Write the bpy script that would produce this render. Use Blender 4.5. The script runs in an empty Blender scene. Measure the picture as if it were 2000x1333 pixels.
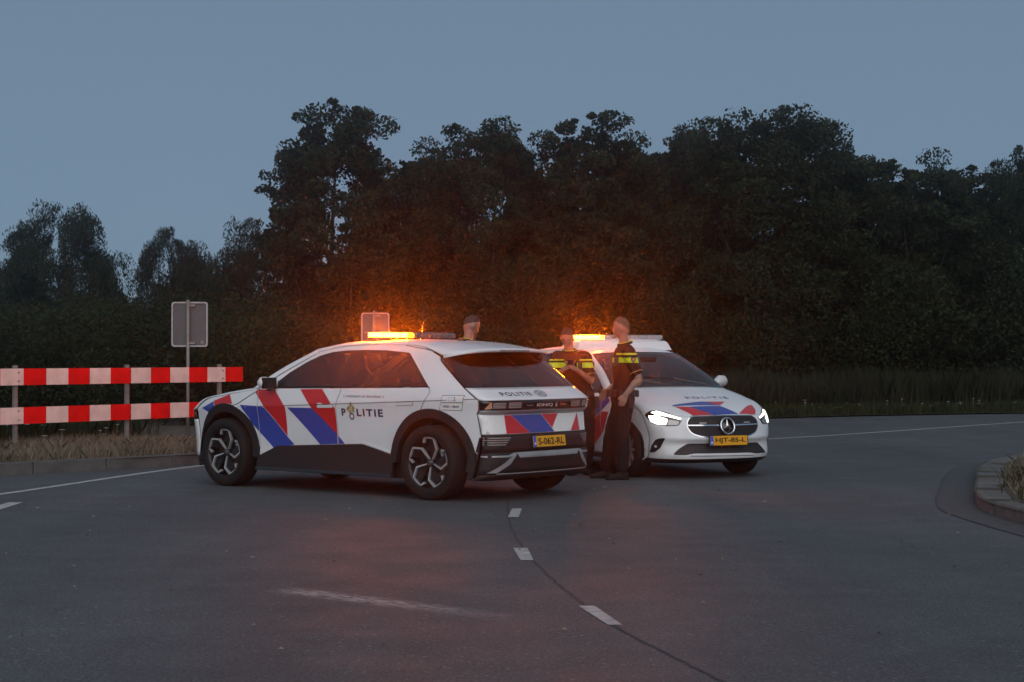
import bpy, bmesh, math, random
import numpy as np
from mathutils import Vector, Matrix, noise as mnoise
from mathutils.geometry import delaunay_2d_cdt
R = math.radians
SC = bpy.context.scene
COL = SC.collection
# ------------------------------------------------------------------ camera
cam_d = bpy.data.cameras.new('camera'); cam = bpy.data.objects.new('camera', cam_d); COL.objects.link(cam)
cam.location = (0, 0, 1.413)
cam_d.sensor_width = 36; cam_d.lens = 3367.7 / 2000 * 36
cam.rotation_euler = (R(90) + math.atan(31.15 / 3367.7), 0, 0)
cam_d.clip_start = 0.1; cam_d.clip_end = 2000
SC.camera = cam
# ------------------------------------------------------------------ dusk sky and the last light behind the camera
SUN_EL, SUN_AZ = R(28), R(178)          # azimuth clockwise from +Y (the view direction): the afterglow lies behind the camera
world = bpy.data.worlds.new('World'); SC.world = world; world.use_nodes = True
wn = world.node_tree; wn.nodes.clear()
w_out = wn.nodes.new('ShaderNodeOutputWorld'); w_bg = wn.nodes.new('ShaderNodeBackground')
w_sky = wn.nodes.new('ShaderNodeTexSky'); w_sky.sky_type = 'NISHITA'; w_sky.sun_disc = False
w_sky.sun_elevation = SUN_EL; w_sky.sun_rotation = SUN_AZ
w_sky.air_density = 0.6; w_sky.dust_density = 0.25; w_sky.ozone_density = 4.0
w_hs = wn.nodes.new('ShaderNodeHueSaturation'); w_hs.inputs['Saturation'].default_value = 1.0
w_mix = wn.nodes.new('ShaderNodeMix'); w_mix.data_type = 'RGBA'; w_mix.inputs['Factor'].default_value = 0.75
w_mix.inputs['B'].default_value = (3.35, 4.75, 6.1, 1)          # even veil of thin dusk cloud
w_bg.inputs['Strength'].default_value = 0.05
wn.links.new(w_sky.outputs[0], w_hs.inputs['Color']); wn.links.new(w_hs.outputs[0], w_mix.inputs['A']); wn.links.new(w_mix.outputs['Result'], w_bg.inputs[0]); wn.links.new(w_bg.outputs[0], w_out.inputs[0])
sun_d = bpy.data.lights.new('sun', 'SUN'); sun = bpy.data.objects.new('sun', sun_d); COL.objects.link(sun)
sun_d.energy = 1.6; sun_d.angle = R(80); sun_d.color = (1, .94, .91)
sdir = Vector((math.sin(SUN_AZ) * math.cos(SUN_EL), math.cos(SUN_AZ) * math.cos(SUN_EL), math.sin(SUN_EL)))
sun.rotation_euler = sdir.to_track_quat('Z', 'Y').to_euler()
SC.view_settings.view_transform = 'Standard'; SC.view_settings.look = 'None'
SC.view_settings.exposure = 0.12; SC.view_settings.gamma = 1; SC.view_settings.use_curve_mapping = False
SC.cycles.use_denoising = True
SC.cycles.max_bounces = 8; SC.cycles.transparent_max_bounces = 16; SC.cycles.volume_bounces = 0
SC.cycles.sample_clamp_indirect = 4
AMBER_STR = 1700
HAZE_D, HAZE_G = .0016, .95
# ------------------------------------------------------------------ materials
MATS = {}
def mat(name, col=(.5, .5, .5), rough=.6, metal=0, coat=0, spec=.5, emit=None, estr=0, var=.12, nscale=8, bump=0, bscale=60, detail=4):
    if name in MATS: return MATS[name]
    m = bpy.data.materials.new(name); m.use_nodes = True; nt = m.node_tree; b = nt.nodes['Principled BSDF']
    b.inputs['Roughness'].default_value = rough; b.inputs['Metallic'].default_value = metal
    b.inputs['Coat Weight'].default_value = coat; b.inputs['Coat Roughness'].default_value = .06
    b.inputs['Specular IOR Level'].default_value = spec
    tc = nt.nodes.new('ShaderNodeTexCoord')
    n = nt.nodes.new('ShaderNodeTexNoise'); n.inputs['Scale'].default_value = nscale; n.inputs['Detail'].default_value = detail
    nt.links.new(tc.outputs['Object'], n.inputs['Vector'])
    r = nt.nodes.new('ShaderNodeMapRange'); r.inputs['From Min'].default_value = .3; r.inputs['From Max'].default_value = .7
    r.inputs['To Min'].default_value = 1 - var; r.inputs['To Max'].default_value = 1 + var * .6
    nt.links.new(n.outputs['Fac'], r.inputs['Value'])
    mx = nt.nodes.new('ShaderNodeMix'); mx.data_type = 'RGBA'; mx.blend_type = 'MULTIPLY'; mx.inputs['Factor'].default_value = 1
    mx.inputs['A'].default_value = (*col, 1); nt.links.new(r.outputs[0], mx.inputs['B'])
    nt.links.new(mx.outputs['Result'], b.inputs['Base Color'])
    if bump:
        n2 = nt.nodes.new('ShaderNodeTexNoise'); n2.inputs['Scale'].default_value = bscale; n2.inputs['Detail'].default_value = 6
        nt.links.new(tc.outputs['Object'], n2.inputs['Vector'])
        bp = nt.nodes.new('ShaderNodeBump'); bp.inputs['Strength'].default_value = bump; bp.inputs['Distance'].default_value = .01
        nt.links.new(n2.outputs['Fac'], bp.inputs['Height']); nt.links.new(bp.outputs[0], b.inputs['Normal'])
    if emit:
        b.inputs['Emission Color'].default_value = (*emit, 1); b.inputs['Emission Strength'].default_value = estr
    MATS[name] = m
    return m
def glass_mat(name, tint, refl=1.0):
    if name in MATS: return MATS[name]
    m = bpy.data.materials.new(name); m.use_nodes = True; nt = m.node_tree; nt.nodes.clear()
    o = nt.nodes.new('ShaderNodeOutputMaterial'); t = nt.nodes.new('ShaderNodeBsdfTransparent'); g = nt.nodes.new('ShaderNodeBsdfGlossy')
    t.inputs[0].default_value = (*tint, 1); g.inputs['Roughness'].default_value = .03; g.inputs['Color'].default_value = (.9, .9, .9, 1)
    fr = nt.nodes.new('ShaderNodeFresnel'); fr.inputs['IOR'].default_value = 1.85
    n = nt.nodes.new('ShaderNodeTexNoise'); n.inputs['Scale'].default_value = 3
    ml = nt.nodes.new('ShaderNodeMath'); ml.operation = 'MULTIPLY_ADD'; ml.inputs[1].default_value = .02; ml.inputs[2].default_value = .02
    nt.links.new(n.outputs['Fac'], ml.inputs[0]); nt.links.new(ml.outputs[0], g.inputs['Roughness'])
    mx = nt.nodes.new('ShaderNodeMixShader')
    nt.links.new(fr.outputs[0], mx.inputs[0]); nt.links.new(t.outputs[0], mx.inputs[1]); nt.links.new(g.outputs[0], mx.inputs[2])
    nt.links.new(mx.outputs[0], o.inputs[0]); MATS[name] = m
    return m
# ------------------------------------------------------------------ object helpers
def tag(o, label=None, cat=None, group=None, kind=None):
    if label: o['label'] = label
    if cat: o['category'] = cat
    if group: o['group'] = group
    if kind: o['kind'] = kind
    return o
def empty(name, loc=(0, 0, 0), rz=0):
    o = bpy.data.objects.new(name, None); COL.objects.link(o); o.location = loc; o.rotation_euler = (0, 0, rz); return o
def obj(name, me, parent=None, m=None):
    if m is not None and not me.materials: me.materials.append(m)
    o = bpy.data.objects.new(name, me); COL.objects.link(o)
    if parent is not None: o.parent = parent
    return o
def pmesh(name, v, f, m=None, smooth=False):
    me = bpy.data.meshes.new(name); me.from_pydata([tuple(p) for p in v], [], [tuple(q) for q in f]); me.update()
    if smooth: me.polygons.foreach_set('use_smooth', [True] * len(me.polygons))
    if m is not None: me.materials.append(m)
    return me
class MB:
    """collects simple shapes into one mesh"""
    def __init__(s): s.v = []; s.f = []
    def add(s, v, f):
        n = len(s.v); s.v += [tuple(p) for p in v]; s.f += [tuple(i + n for i in q) for q in f]; return s
    def box(s, c, d, rot=None, taper=1):
        v = []
        for z in (-1, 1):
            k = taper if z > 0 else 1
            for x, y in ((-1, -1), (1, -1), (1, 1), (-1, 1)):
                p = Vector((x * d[0] / 2 * k, y * d[1] / 2 * k, z * d[2] / 2))
                if rot is not None: p = rot @ p
                v.append(p + Vector(c))
        return s.add(v, [(3, 2, 1, 0), (4, 5, 6, 7), (0, 1, 5, 4), (1, 2, 6, 5), (2, 3, 7, 6), (3, 0, 4, 7)])
    def tube(s, pts, rad, n=8, cap=True, squash=1):
        pts = [Vector(p) for p in pts]; m = len(pts); rr = rad if hasattr(rad, '__len__') else [rad] * m
        v = []; f = []; side = None
        for i, p in enumerate(pts):
            d = (pts[min(i + 1, m - 1)] - pts[max(i - 1, 0)]).normalized()
            if side is None:
                side = d.orthogonal().normalized()
            side = (side - d * side.dot(d)).normalized(); up = d.cross(side)
            for k in range(n):
                a = 2 * math.pi * k / n; v.append(p + (side * math.cos(a) + up * math.sin(a) * squash) * rr[i])
        for i in range(m - 1):
            for k in range(n): f.append((i * n + k, i * n + (k + 1) % n, (i + 1) * n + (k + 1) % n, (i + 1) * n + k))
        if cap: f.append(tuple(range(n - 1, -1, -1))); f.append(tuple((m - 1) * n + k for k in range(n)))
        return s.add(v, f)
    def lathe(s, prof, axis='y', n=32, c=(0, 0, 0)):
        """prof: (radius, offset along the axis)"""
        v = []; f = []; m = len(prof)
        for i in range(n):
            a = 2 * math.pi * i / n
            for r, h in prof:
                x, y = r * math.cos(a), r * math.sin(a)
                p = {'y': (x, h, y), 'z': (x, y, h), 'x': (h, x, y)}[axis]
                v.append((p[0] + c[0], p[1] + c[1], p[2] + c[2]))
        for i in range(n):
            j = (i + 1) % n
            for k in range(m - 1): f.append((i * m + k, j * m + k, j * m + k + 1, i * m + k + 1))
        return s.add(v, f)
    def mesh(s, name, m=None, smooth=False): return pmesh(name, s.v, s.f, m, smooth)
    def build(s, name, m, parent=None, smooth=False): return obj(name, s.mesh(name, m, smooth), parent)
def bevel(o, w=.01, seg=2, angle=35):
    md = o.modifiers.new('bevel', 'BEVEL'); md.width = w; md.segments = seg; md.limit_method = 'ANGLE'; md.angle_limit = R(angle); return o
def catmull(pts, k=10):
    P = [np.array(p, float) for p in pts]; out = []
    for i in range(len(P) - 1):
        a, b, c, d = P[max(i - 1, 0)], P[i], P[i + 1], P[min(i + 2, len(P) - 1)]
        for j in range(k):
            t = j / k
            out.append(.5 * ((2 * b) + (-a + c) * t + (2 * a - 5 * b + 4 * c - d) * t * t + (-a + 3 * b - 3 * c + d) * t ** 3))
    out.append(P[-1]); return np.array(out)
def strip(name, line, w0, w1, z, m, parent=None):
    """flat ribbon along a 2-D line between offsets w0 and w1 to its left"""
    L = np.array(line, float)[:, :2]; d = np.gradient(L, axis=0); d /= np.linalg.norm(d, axis=1)[:, None]; nrm = np.stack([-d[:, 1], d[:, 0]], 1)
    A, B = L + nrm * w0, L + nrm * w1; n = len(L)
    zz = z if hasattr(z, '__len__') else [z] * n
    v = [(p[0], p[1], zz[i]) for i, p in enumerate(A)] + [(p[0], p[1], zz[i]) for i, p in enumerate(B)]
    return obj(name, pmesh(name, v, [(i, i + 1, n + i + 1, n + i) for i in range(n - 1)], m), parent)
# ------------------------------------------------------------------ the setting: ground, road, verge
def ground_mat(name, c1, c2, scale, bump=.5):
    m = bpy.data.materials.new(name); m.use_nodes = True; nt = m.node_tree; b = nt.nodes['Principled BSDF']
    b.inputs['Roughness'].default_value = .9
    tc = nt.nodes.new('ShaderNodeTexCoord'); n = nt.nodes.new('ShaderNodeTexNoise'); n.inputs['Scale'].default_value = scale; n.inputs['Detail'].default_value = 8
    nt.links.new(tc.outputs['Object'], n.inputs['Vector'])
    cr = nt.nodes.new('ShaderNodeValToRGB'); cr.color_ramp.elements[0].position = .35; cr.color_ramp.elements[1].position = .68
    cr.color_ramp.elements[0].color = (*c1, 1); cr.color_ramp.elements[1].color = (*c2, 1)
    nt.links.new(n.outputs['Fac'], cr.inputs[0]); nt.links.new(cr.outputs[0], b.inputs['Base Color'])
    n2 = nt.nodes.new('ShaderNodeTexNoise'); n2.inputs['Scale'].default_value = 40; n2.inputs['Detail'].default_value = 6
    nt.links.new(tc.outputs['Object'], n2.inputs['Vector'])
    bp = nt.nodes.new('ShaderNodeBump'); bp.inputs['Strength'].default_value = bump; bp.inputs['Distance'].default_value = .04
    nt.links.new(n2.outputs['Fac'], bp.inputs['Height']); nt.links.new(bp.outputs[0], b.inputs['Normal'])
    return m
def asphalt_mat():
    m = bpy.data.materials.new('asphalt'); m.use_nodes = True; nt = m.node_tree; b = nt.nodes['Principled BSDF']; L = nt.links.new
    N = nt.nodes.new
    tc = N('ShaderNodeTexCoord')
    def noise(scale, detail=5, vec=None, rough=.5):
        n = N('ShaderNodeTexNoise'); n.inputs['Scale'].default_value = scale; n.inputs['Detail'].default_value = detail; n.inputs['Roughness'].default_value = rough
        L(vec if vec else tc.outputs['Object'], n.inputs['Vector']); return n.outputs['Fac']
    def rng(x, a, b_, c, d):
        r = N('ShaderNodeMapRange'); r.inputs['From Min'].default_value = a; r.inputs['From Max'].default_value = b_
        r.inputs['To Min'].default_value = c; r.inputs['To Max'].default_value = d; L(x, r.inputs['Value']); return r.outputs[0]
    def mul(x, y, op='MULTIPLY'):
        r = N('ShaderNodeMath'); r.operation = op
        L(x, r.inputs[0]) if not isinstance(x, (int, float)) else setattr(r.inputs[0], 'default_value', x)
        L(y, r.inputs[1]) if not isinstance(y, (int, float)) else setattr(r.inputs[1], 'default_value', y)
        return r.outputs[0]
    big = rng(noise(.30, 5), .3, .7, .86, 1.10)
    mid = rng(noise(3.0, 6, rough=.65), .3, .7, .90, 1.10)
    grain = mul(rng(noise(60, 3, rough=.85), .38, .64, .45, 1.60), rng(noise(22, 4, rough=.8), .38, .62, .84, 1.18))
    vor = N('ShaderNodeTexVoronoi'); vor.inputs['Scale'].default_value = 60; L(tc.outputs['Object'], vor.inputs['Vector'])
    vs = N('ShaderNodeSeparateColor'); L(vor.outputs['Color'], vs.inputs[0])
    chips = rng(vs.outputs[0], .97, .995, 1, 2.0)
    # tyre-polished lanes sweep round the bend: stretched noise
    mp = N('ShaderNodeMapping'); mp.inputs['Scale'].default_value = (1.2, .12, 1); mp.inputs['Rotation'].default_value = (0, 0, R(-14)); L(tc.outputs['Object'], mp.inputs['Vector'])
    lanes = rng(noise(1.0, 4, mp.outputs[0]), .3, .7, .86, 1.12)
    v = mul(mul(mul(big, mid), mul(grain, chips)), lanes)
    mx = N('ShaderNodeMix'); mx.data_type = 'RGBA'; mx.blend_type = 'MULTIPLY'; mx.inputs['Factor'].default_value = 1
    mx.inputs['A'].default_value = (.081, .083, .087, 1); L(v, mx.inputs['B'])
    # pale scrape left on the tarmac: a worn streak with a shape of its own
    sp = N('ShaderNodeSeparateXYZ'); L(tc.outputs['Object'], sp.inputs[0])
    ax, ay, bx, by = -1.46, 10.55, .12, 9.25
    ln = math.hypot(bx - ax, by - ay); ux, uy = (bx - ax) / ln, (by - ay) / ln
    al = mul(mul(mul(sp.outputs[0], ux), mul(sp.outputs[1], uy), 'ADD'), -(ax * ux + ay * uy), 'ADD')
    ac = mul(mul(mul(sp.outputs[0], -uy), mul(sp.outputs[1], ux), 'ADD'), (ax * uy - ay * ux), 'ADD')
    aca = N('ShaderNodeMath'); aca.operation = 'ABSOLUTE'; L(ac, aca.inputs[0])
    msk = mul(mul(rng(al, 0, .25, 0, 1), rng(al, ln * .45, ln, 1, 0)), rng(aca.outputs[0], .03, .15, 1, 0))
    mp2 = N('ShaderNodeMapping'); mp2.inputs['Rotation'].default_value = (0, 0, -math.atan2(uy, ux)); mp2.inputs['Scale'].default_value = (4, 40, 1); mp2.vector_type = 'TEXTURE'
    mp2.inputs['Scale'].default_value = (.13, .014, 1); mp2.inputs['Rotation'].default_value = (0, 0, math.atan2(uy, ux)); L(tc.outputs['Object'], mp2.inputs['Vector'])
    streak = rng(noise(1.0, 4, mp2.outputs[0], .7), .47, .57, 0, 1)
    fac = mul(mul(msk, streak), .95)
    m2 = N('ShaderNodeMix'); m2.data_type = 'RGBA'; m2.inputs['B'].default_value = (.46, .46, .46, 1); L(fac, m2.inputs['Factor']); L(mx.outputs['Result'], m2.inputs['A'])
    L(m2.outputs['Result'], b.inputs['Base Color'])
    L(rng(noise(1.6, 4), .3, .7, .62, .78), b.inputs['Roughness']); b.inputs['Specular IOR Level'].default_value = .35
    bp = N('ShaderNodeBump'); bp.inputs['Strength'].default_value = .55; bp.inputs['Distance'].default_value = .006
    L(noise(95, 3, rough=.8), bp.inputs['Height']); L(bp.outputs[0], b.inputs['Normal'])
    return m
M_ASPH = asphalt_mat()
M_PAINT_LINE = mat('road_marking_paint', (.42, .42, .41), .7, var=.35, nscale=14, bump=.3)
M_KERB = mat('kerb_concrete', (.095, .092, .088), .85, var=.3, nscale=6, bump=.4, bscale=40)
M_SOIL = ground_mat('verge_soil', (.045, .038, .028), (.11, .09, .065), 3)
M_FIELD = ground_mat('field', (.02, .024, .012), (.05, .05, .028), 1.5)
def sheet(name, pts, z, m, kind='structure'):
    v = [(p[0], p[1], p[2] if len(p) > 2 else z) for p in pts]
    me = bpy.data.meshes.new(name); bm = bmesh.new(); f = bm.faces.new([bm.verts.new(p) for p in v]); f.normal_update()
    if f.normal.z < 0: f.normal_flip()
    bmesh.ops.triangulate(bm, faces=bm.faces[:]); bm.to_mesh(me); bm.free()
    o = obj(name, me, None, m); o['kind'] = kind; return o
tag(sheet('ground', [(-220, -40), (220, -40), (220, 300), (-220, 300)], -.10, M_FIELD), 'dark flat field running to the horizon')
KERB = catmull([(-17, 2), (-11.2, 12.6), (-7.7, 18.6), (-6.1, 20.5), (-4.2, 22.5), (-3.2, 24.9), (-2.0, 28.2), (.6, 33.2), (5.9, 39.4), (12.8, 43.0), (24, 47), (60, 55)], 12)
LINE = catmull([(-12.5, -2), (-8.6, 9), (-6.3, 14.6), (-5.27, 17.7), (-4.16, 22.0), (-2.7, 25.0), (.6, 27.6), (4.45, 29.7), (11.1, 37.4), (17, 44)], 14)
LINE = LINE[LINE[:, 1] < 41.5]
tag(sheet('road', [tuple(p) for p in KERB] + [(60, -30), (-17, -30)], 0, M_ASPH), 'dark grey asphalt road bending away to the side')
mk = strip('edge_line', LINE, -.055, .055, .004, M_PAINT_LINE); tag(mk, 'thin white edge line curving along the far side of the road', kind='structure')
def ground_pt(px, py, z=0):
    Y = (1.413 - z) * 3367.7 / (py - 697.65); return ((px - 1000) / 3367.7 * Y, Y)
for q in ([(992, 1011), (1000, 994), (1019, 994), (1013, 1011)], [(1002, 1071), (1030, 1071), (1042, 1095), (1017, 1095)],
          [(1129, 1184), (1161, 1184), (1215, 1221), (1187, 1221)], [(-30, 996), (-2, 997), (46, 982), (18, 982)]):
    o = sheet('lane_dash', [ground_pt(*p) for p in q], .004, M_PAINT_LINE)
M_TAR = mat('tar_seam', (.048, .048, .050), .85, var=.4)
seam = catmull([(*ground_pt(*p), 0) for p in [(992, 975), (993, 1012), (1008, 1050), (1040, 1092), (1095, 1145), (1200, 1222), (1300, 1275), (1410, 1330), (1600, 1420)]], 10)
for i in range(len(seam)): seam[i, 0] += .02 * mnoise.noise(Vector((i * .7, 0, 3)))
tag(strip('tar_seam', seam, -.009, .009, .003, M_TAR), kind='structure')
# left/far verge, its soil rises from kerb height on the near side to road level far away
def verge_z(i): return float(np.interp(i / (len(KERB) - 1), [0, .38, .5, .62, 1], [.14, .14, .10, .03, .03]))
vz = [verge_z(i) for i in range(len(KERB))]
vg = strip('verge', KERB, .0, 60, vz, M_SOIL); tag(vg, 'dry earth verge behind the kerb', kind='structure')
kerb = empty('kerb'); tag(kerb, 'grey concrete kerb beneath the striped barrier', kind='structure')
seg = KERB[(KERB[:, 1] > 8) & (KERB[:, 1] < 27)]
dl = np.r_[0, np.cumsum(np.linalg.norm(np.diff(seg, axis=0), axis=1))]
def along(s): return np.array([np.interp(s, dl, seg[:, 0]), np.interp(s, dl, seg[:, 1])])
kme = bevel_src = MB().box((0, 0, 0), (.992, .16, .30)).mesh('kerb_stone', M_KERB)
s = .5
while s < dl[-1] - .5:
    a, b = along(s - .5), along(s + .5); d = b - a; c = (a + b) / 2; nrm = np.array([-d[1], d[0]]) / np.linalg.norm(d)
    o = obj('kerb_stone', kme, kerb); o.location = (c[0] + nrm[0] * .08, c[1] + nrm[1] * .08, .0); o.rotation_euler = (0, 0, math.atan2(d[1], d[0])); bevel(o, .018, 2)
    s += 1.0
# traffic island on the right, bordered by kerb stones
ISL = catmull([(7.6, 8.0), (5.5, 10.2), (4.55, 12.6), (4.30, 15.2), (4.46, 16.6), (5.0, 18.6), (5.45, 20.2), (6.1, 22.0), (7.3, 23.6), (9.5, 24.9), (13, 25.6), (18, 25.8)], 8)
isl_in = []
tag(sheet('traffic_island', [tuple(p) for p in ISL] + [(18, 8)], .10, ground_mat('island_soil', (.035, .032, .022), (.085, .075, .052), 4)), 'earth-filled traffic island with a stone kerb')
ik = empty('island_kerb'); tag(ik, 'rough stone kerb round the traffic island', kind='structure')
dl2 = np.r_[0, np.cumsum(np.linalg.norm(np.diff(ISL, axis=0), axis=1))]
rng_ = random.Random(4)
M_STONE = mat('kerb_granite', (.115, .113, .108), .85, var=.35, nscale=12, bump=.6, bscale=30)
s = .0
while s < 27:
    big = s < 8.2
    ln = .95 if big else rng_.uniform(.42, .5)
    a = np.array([np.interp(s, dl2, ISL[:, 0]), np.interp(s, dl2, ISL[:, 1])]); b = np.array([np.interp(s + ln, dl2, ISL[:, 0]), np.interp(s + ln, dl2, ISL[:, 1])])
    d = b - a; c = (a + b) / 2; nrm = np.array([d[1], -d[0]]) / np.linalg.norm(d)
    w = .22 if big else .30; hgt = .25 if big else .21
    o = obj('kerb_stone', MB().box((0, 0, 0), (ln - (.012 if big else .02), w, hgt), taper=.93).mesh('kerb_stone', M_STONE), ik)
    o.location = (c[0] + nrm[0] * w / 2, c[1] + nrm[1] * w / 2, 0 + (.0 if big else rng_.uniform(-.01, .012))); o.rotation_euler = (rng_.uniform(-.03, .03), rng_.uniform(-.02, .02), math.atan2(d[1], d[0])); bevel(o, .025, 2)
    s += ln
gut = strip('gutter', ISL[:86], 0.0, .36, .004, mat('gutter_concrete', (.062, .062, .064), .8, var=.25, nscale=9, bump=.4)); tag(gut, kind='structure')
tag(strip('tar_seam', ISL[:86], .36, .375, .006, M_TAR), kind='structure')
# ------------------------------------------------------------------ vegetation
def leaf_mat(name, c1, c2, trans=.35):
    m = bpy.data.materials.new(name); m.use_nodes = True; nt = m.node_tree; b = nt.nodes['Principled BSDF']; L = nt.links.new
    b.inputs['Roughness'].default_value = .75; b.inputs['Specular IOR Level'].default_value = .10
    g = nt.nodes.new('ShaderNodeNewGeometry'); oi = nt.nodes.new('ShaderNodeObjectInfo')
    n = nt.nodes.new('ShaderNodeTexNoise'); n.inputs['Scale'].default_value = .9; n.inputs['Detail'].default_value = 3; L(g.outputs['Position'], n.inputs['Vector'])
    ad = nt.nodes.new('ShaderNodeMath'); ad.operation = 'MULTIPLY_ADD'; ad.inputs[1].default_value = .45; L(g.outputs['Random Per Island'], ad.inputs[0]); L(n.outputs['Fac'], ad.inputs[2])
    cr = nt.nodes.new('ShaderNodeValToRGB'); cr.color_ramp.elements[0].position = .4; cr.color_ramp.elements[1].position = .95
    cr.color_ramp.elements[0].color = (*c1, 1); cr.color_ramp.elements[1].color = (*c2, 1); L(ad.outputs[0], cr.inputs[0]); L(cr.outputs[0], b.inputs['Base Color'])
    tr = nt.nodes.new('ShaderNodeBsdfTranslucent'); L(cr.outputs[0], tr.inputs[0]); mx = nt.nodes.new('ShaderNodeMixShader'); mx.inputs[0].default_value = trans
    L(b.outputs[0], mx.inputs[1]); L(tr.outputs[0], mx.inputs[2]); L(mx.outputs[0], nt.nodes['Material Output'].inputs[0])
    return m
M_LEAF = leaf_mat('broad_leaf', (.013, .018, .009), (.046, .055, .025))
M_LEAF_W = leaf_mat('willow_leaf', (.014, .019, .011), (.046, .055, .030))
M_BARK = mat('bark', (.05, .042, .034), .9, var=.4, nscale=10, bump=.6)
def quads_mesh(name, P, U, V, m):
    """one small four-cornered leaf per row, folded along its middle"""
    n = len(P); co = np.empty((n, 4, 3)); co[:, 0] = P - V; co[:, 1] = P + U * .55; co[:, 2] = P + V; co[:, 3] = P - U * .55
    me = bpy.data.meshes.new(name); me.vertices.add(n * 4); me.vertices.foreach_set('co', co.reshape(-1))
    me.loops.add(n * 4); me.loops.foreach_set('vertex_index', np.arange(n * 4, dtype=np.int32))
    me.polygons.add(n); me.polygons.foreach_set('loop_start', np.arange(0, n * 4, 4, dtype=np.int32))
    try: me.polygons.foreach_set('loop_total', np.full(n, 4, dtype=np.int32))
    except Exception: pass
    me.update(calc_edges=True); me.materials.append(m); return me
def rand_dirs(r, n):
    v = r.normal(size=(n, 3)); return v / np.linalg.norm(v, axis=1)[:, None]
def make_tree(seed, h, w, base, n_clump, per, leaf, droop=0, mleaf=M_LEAF, lean=0):
    """unit tree mesh pair (trunk, crown); h height, w crown radius, base = where the crown starts"""
    r = np.random.default_rng(seed); C = []; rad = []
    tries = 0
    while len(C) < n_clump and tries < 9000:
        tries += 1
        zz = r.uniform(0, 1); prof = (math.sin(math.pi * min(.98, .10 + zz * .86)) ** .62)
        a = r.uniform(0, 2 * math.pi); lob = 1 + .28 * math.sin(a * 2 + seed) + .18 * math.sin(a * 3 + zz * 7 + seed * 2)
        q = math.sqrt(r.uniform(.12, 1)) * (r.uniform(1.0, 1.22) if r.uniform() < .14 else 1); x = w * prof * lob * q
        p = np.array([x * math.cos(a), x * math.sin(a), base + zz * (h - base) * (.93 + .07 * math.sin(a * 3 + seed))])
        cr = r.uniform(.30, .72) * w / 2.6
        if C and min(np.linalg.norm(p - c) for c in C) < cr * .62: continue
        C.append(p); rad.append(cr)
    lim = w * .40; ok = [sum(np.linalg.norm(c - q) < lim for q in C) >= 3 for c in C]      # no clump floats on its own
    rad = [q for q, k in zip(rad, ok) if k]; C = [c for c, k in zip(C, ok) if k]
    big = list(zip(C, rad)); rad = [q * (1 - .30 * max(0, (c[2] - base) / (h - base) - .45)) for c, q in big]; small = []
    for j in r.integers(0, len(big), int(len(big) * 1.5)):          # twig ends that fray the outline
        c, cr = big[j]; d = rand_dirs(r, 1)[0]; d[2] = abs(d[2]) * .8 - .15; small.append((c + d * cr * r.uniform(.85, 1.35), cr * r.uniform(.18, .42)))
    P = []; S = []
    for c, cr, kk in [(c, q, 1.0) for c, q in zip(C, rad)] + [(c, q, .16) for c, q in small]:
        k = int(per * kk * r.uniform(.55, 1.35)); d = rand_dirs(r, k); q = cr * r.uniform(.25, 1.0, k) ** .55
        pts = c + d * q[:, None] * np.array([1.15, 1.15, .72])
        if droop:
            t = r.uniform(0, 1, k) ** 1.5; pts = c + d * (cr * r.uniform(.2, 1, k) ** .5)[:, None] * np.array([1, 1, .55]); pts[:, 2] -= t * droop * r.uniform(.5, 1.2)
            pts[:, :2] += (c[:2] / (np.linalg.norm(c[:2]) + .1)) * (np.sqrt(t) * .45)[:, None]
        P.append(pts); S.append(np.full(k, leaf) * r.uniform(.6, 1.35, k))
    P = np.concatenate(P); S = np.concatenate(S); n = len(P)
    U = rand_dirs(r, n); V = np.cross(U, rand_dirs(r, n)); V /= np.linalg.norm(V, axis=1)[:, None] + 1e-9
    if droop: V = V * .7 + np.array([0, 0, 1.0]); V /= np.linalg.norm(V, axis=1)[:, None]; U = np.cross(V, rand_dirs(r, n)); U *= .5
    crown = quads_mesh('crown', P, U * S[:, None], V * S[:, None], mleaf)
    mb = MB(); tr = .035 * h * .55
    top = np.array([lean, 0, h * .78]); tp = [np.array([0, 0, -.3]), np.array([.05 * r.normal(), .05 * r.normal(), base * .6]), np.array([lean * .5 + .15 * r.normal(), .15 * r.normal(), h * .45]), top]
    tpc = catmull(tp, 5); mb.tube(tpc, list(np.linspace(tr, tr * .18, len(tpc))), 8)
    for j in r.permutation(len(C))[:26]:
        c = C[j]; k = int(np.clip(np.interp(c[2] * .62, [0, h * .78], [0, len(tpc) - 1]), 2, len(tpc) - 2)); a = tpc[k]
        mid = (a + c) / 2 + np.array([0, 0, -.12 * np.linalg.norm(c - a)]) + r.normal(size=3) * .12
        mb.tube(catmull([a, mid, c], 4), list(np.linspace(tr * .34, tr * .07, 9)), 5, cap=False)
    return mb.mesh('trunk', M_BARK, True), crown
TREES = [make_tree(11, 10.5, 3.1, 1.4, 190, 400, .078), make_tree(23, 10, 3.6, 1.2, 210, 400, .078), make_tree(37, 9.5, 3.3, 1.0, 190, 400, .078),
         make_tree(51, 11, 4.1, 1.3, 250, 400, .080)]
WILLOWS = [make_tree(5, 8, 2.7, .8, 150, 480, .075, droop=1.15, mleaf=M_LEAF_W), make_tree(8, 8, 2.4, .8, 130, 480, .075, droop=1.2, mleaf=M_LEAF_W)]
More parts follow.
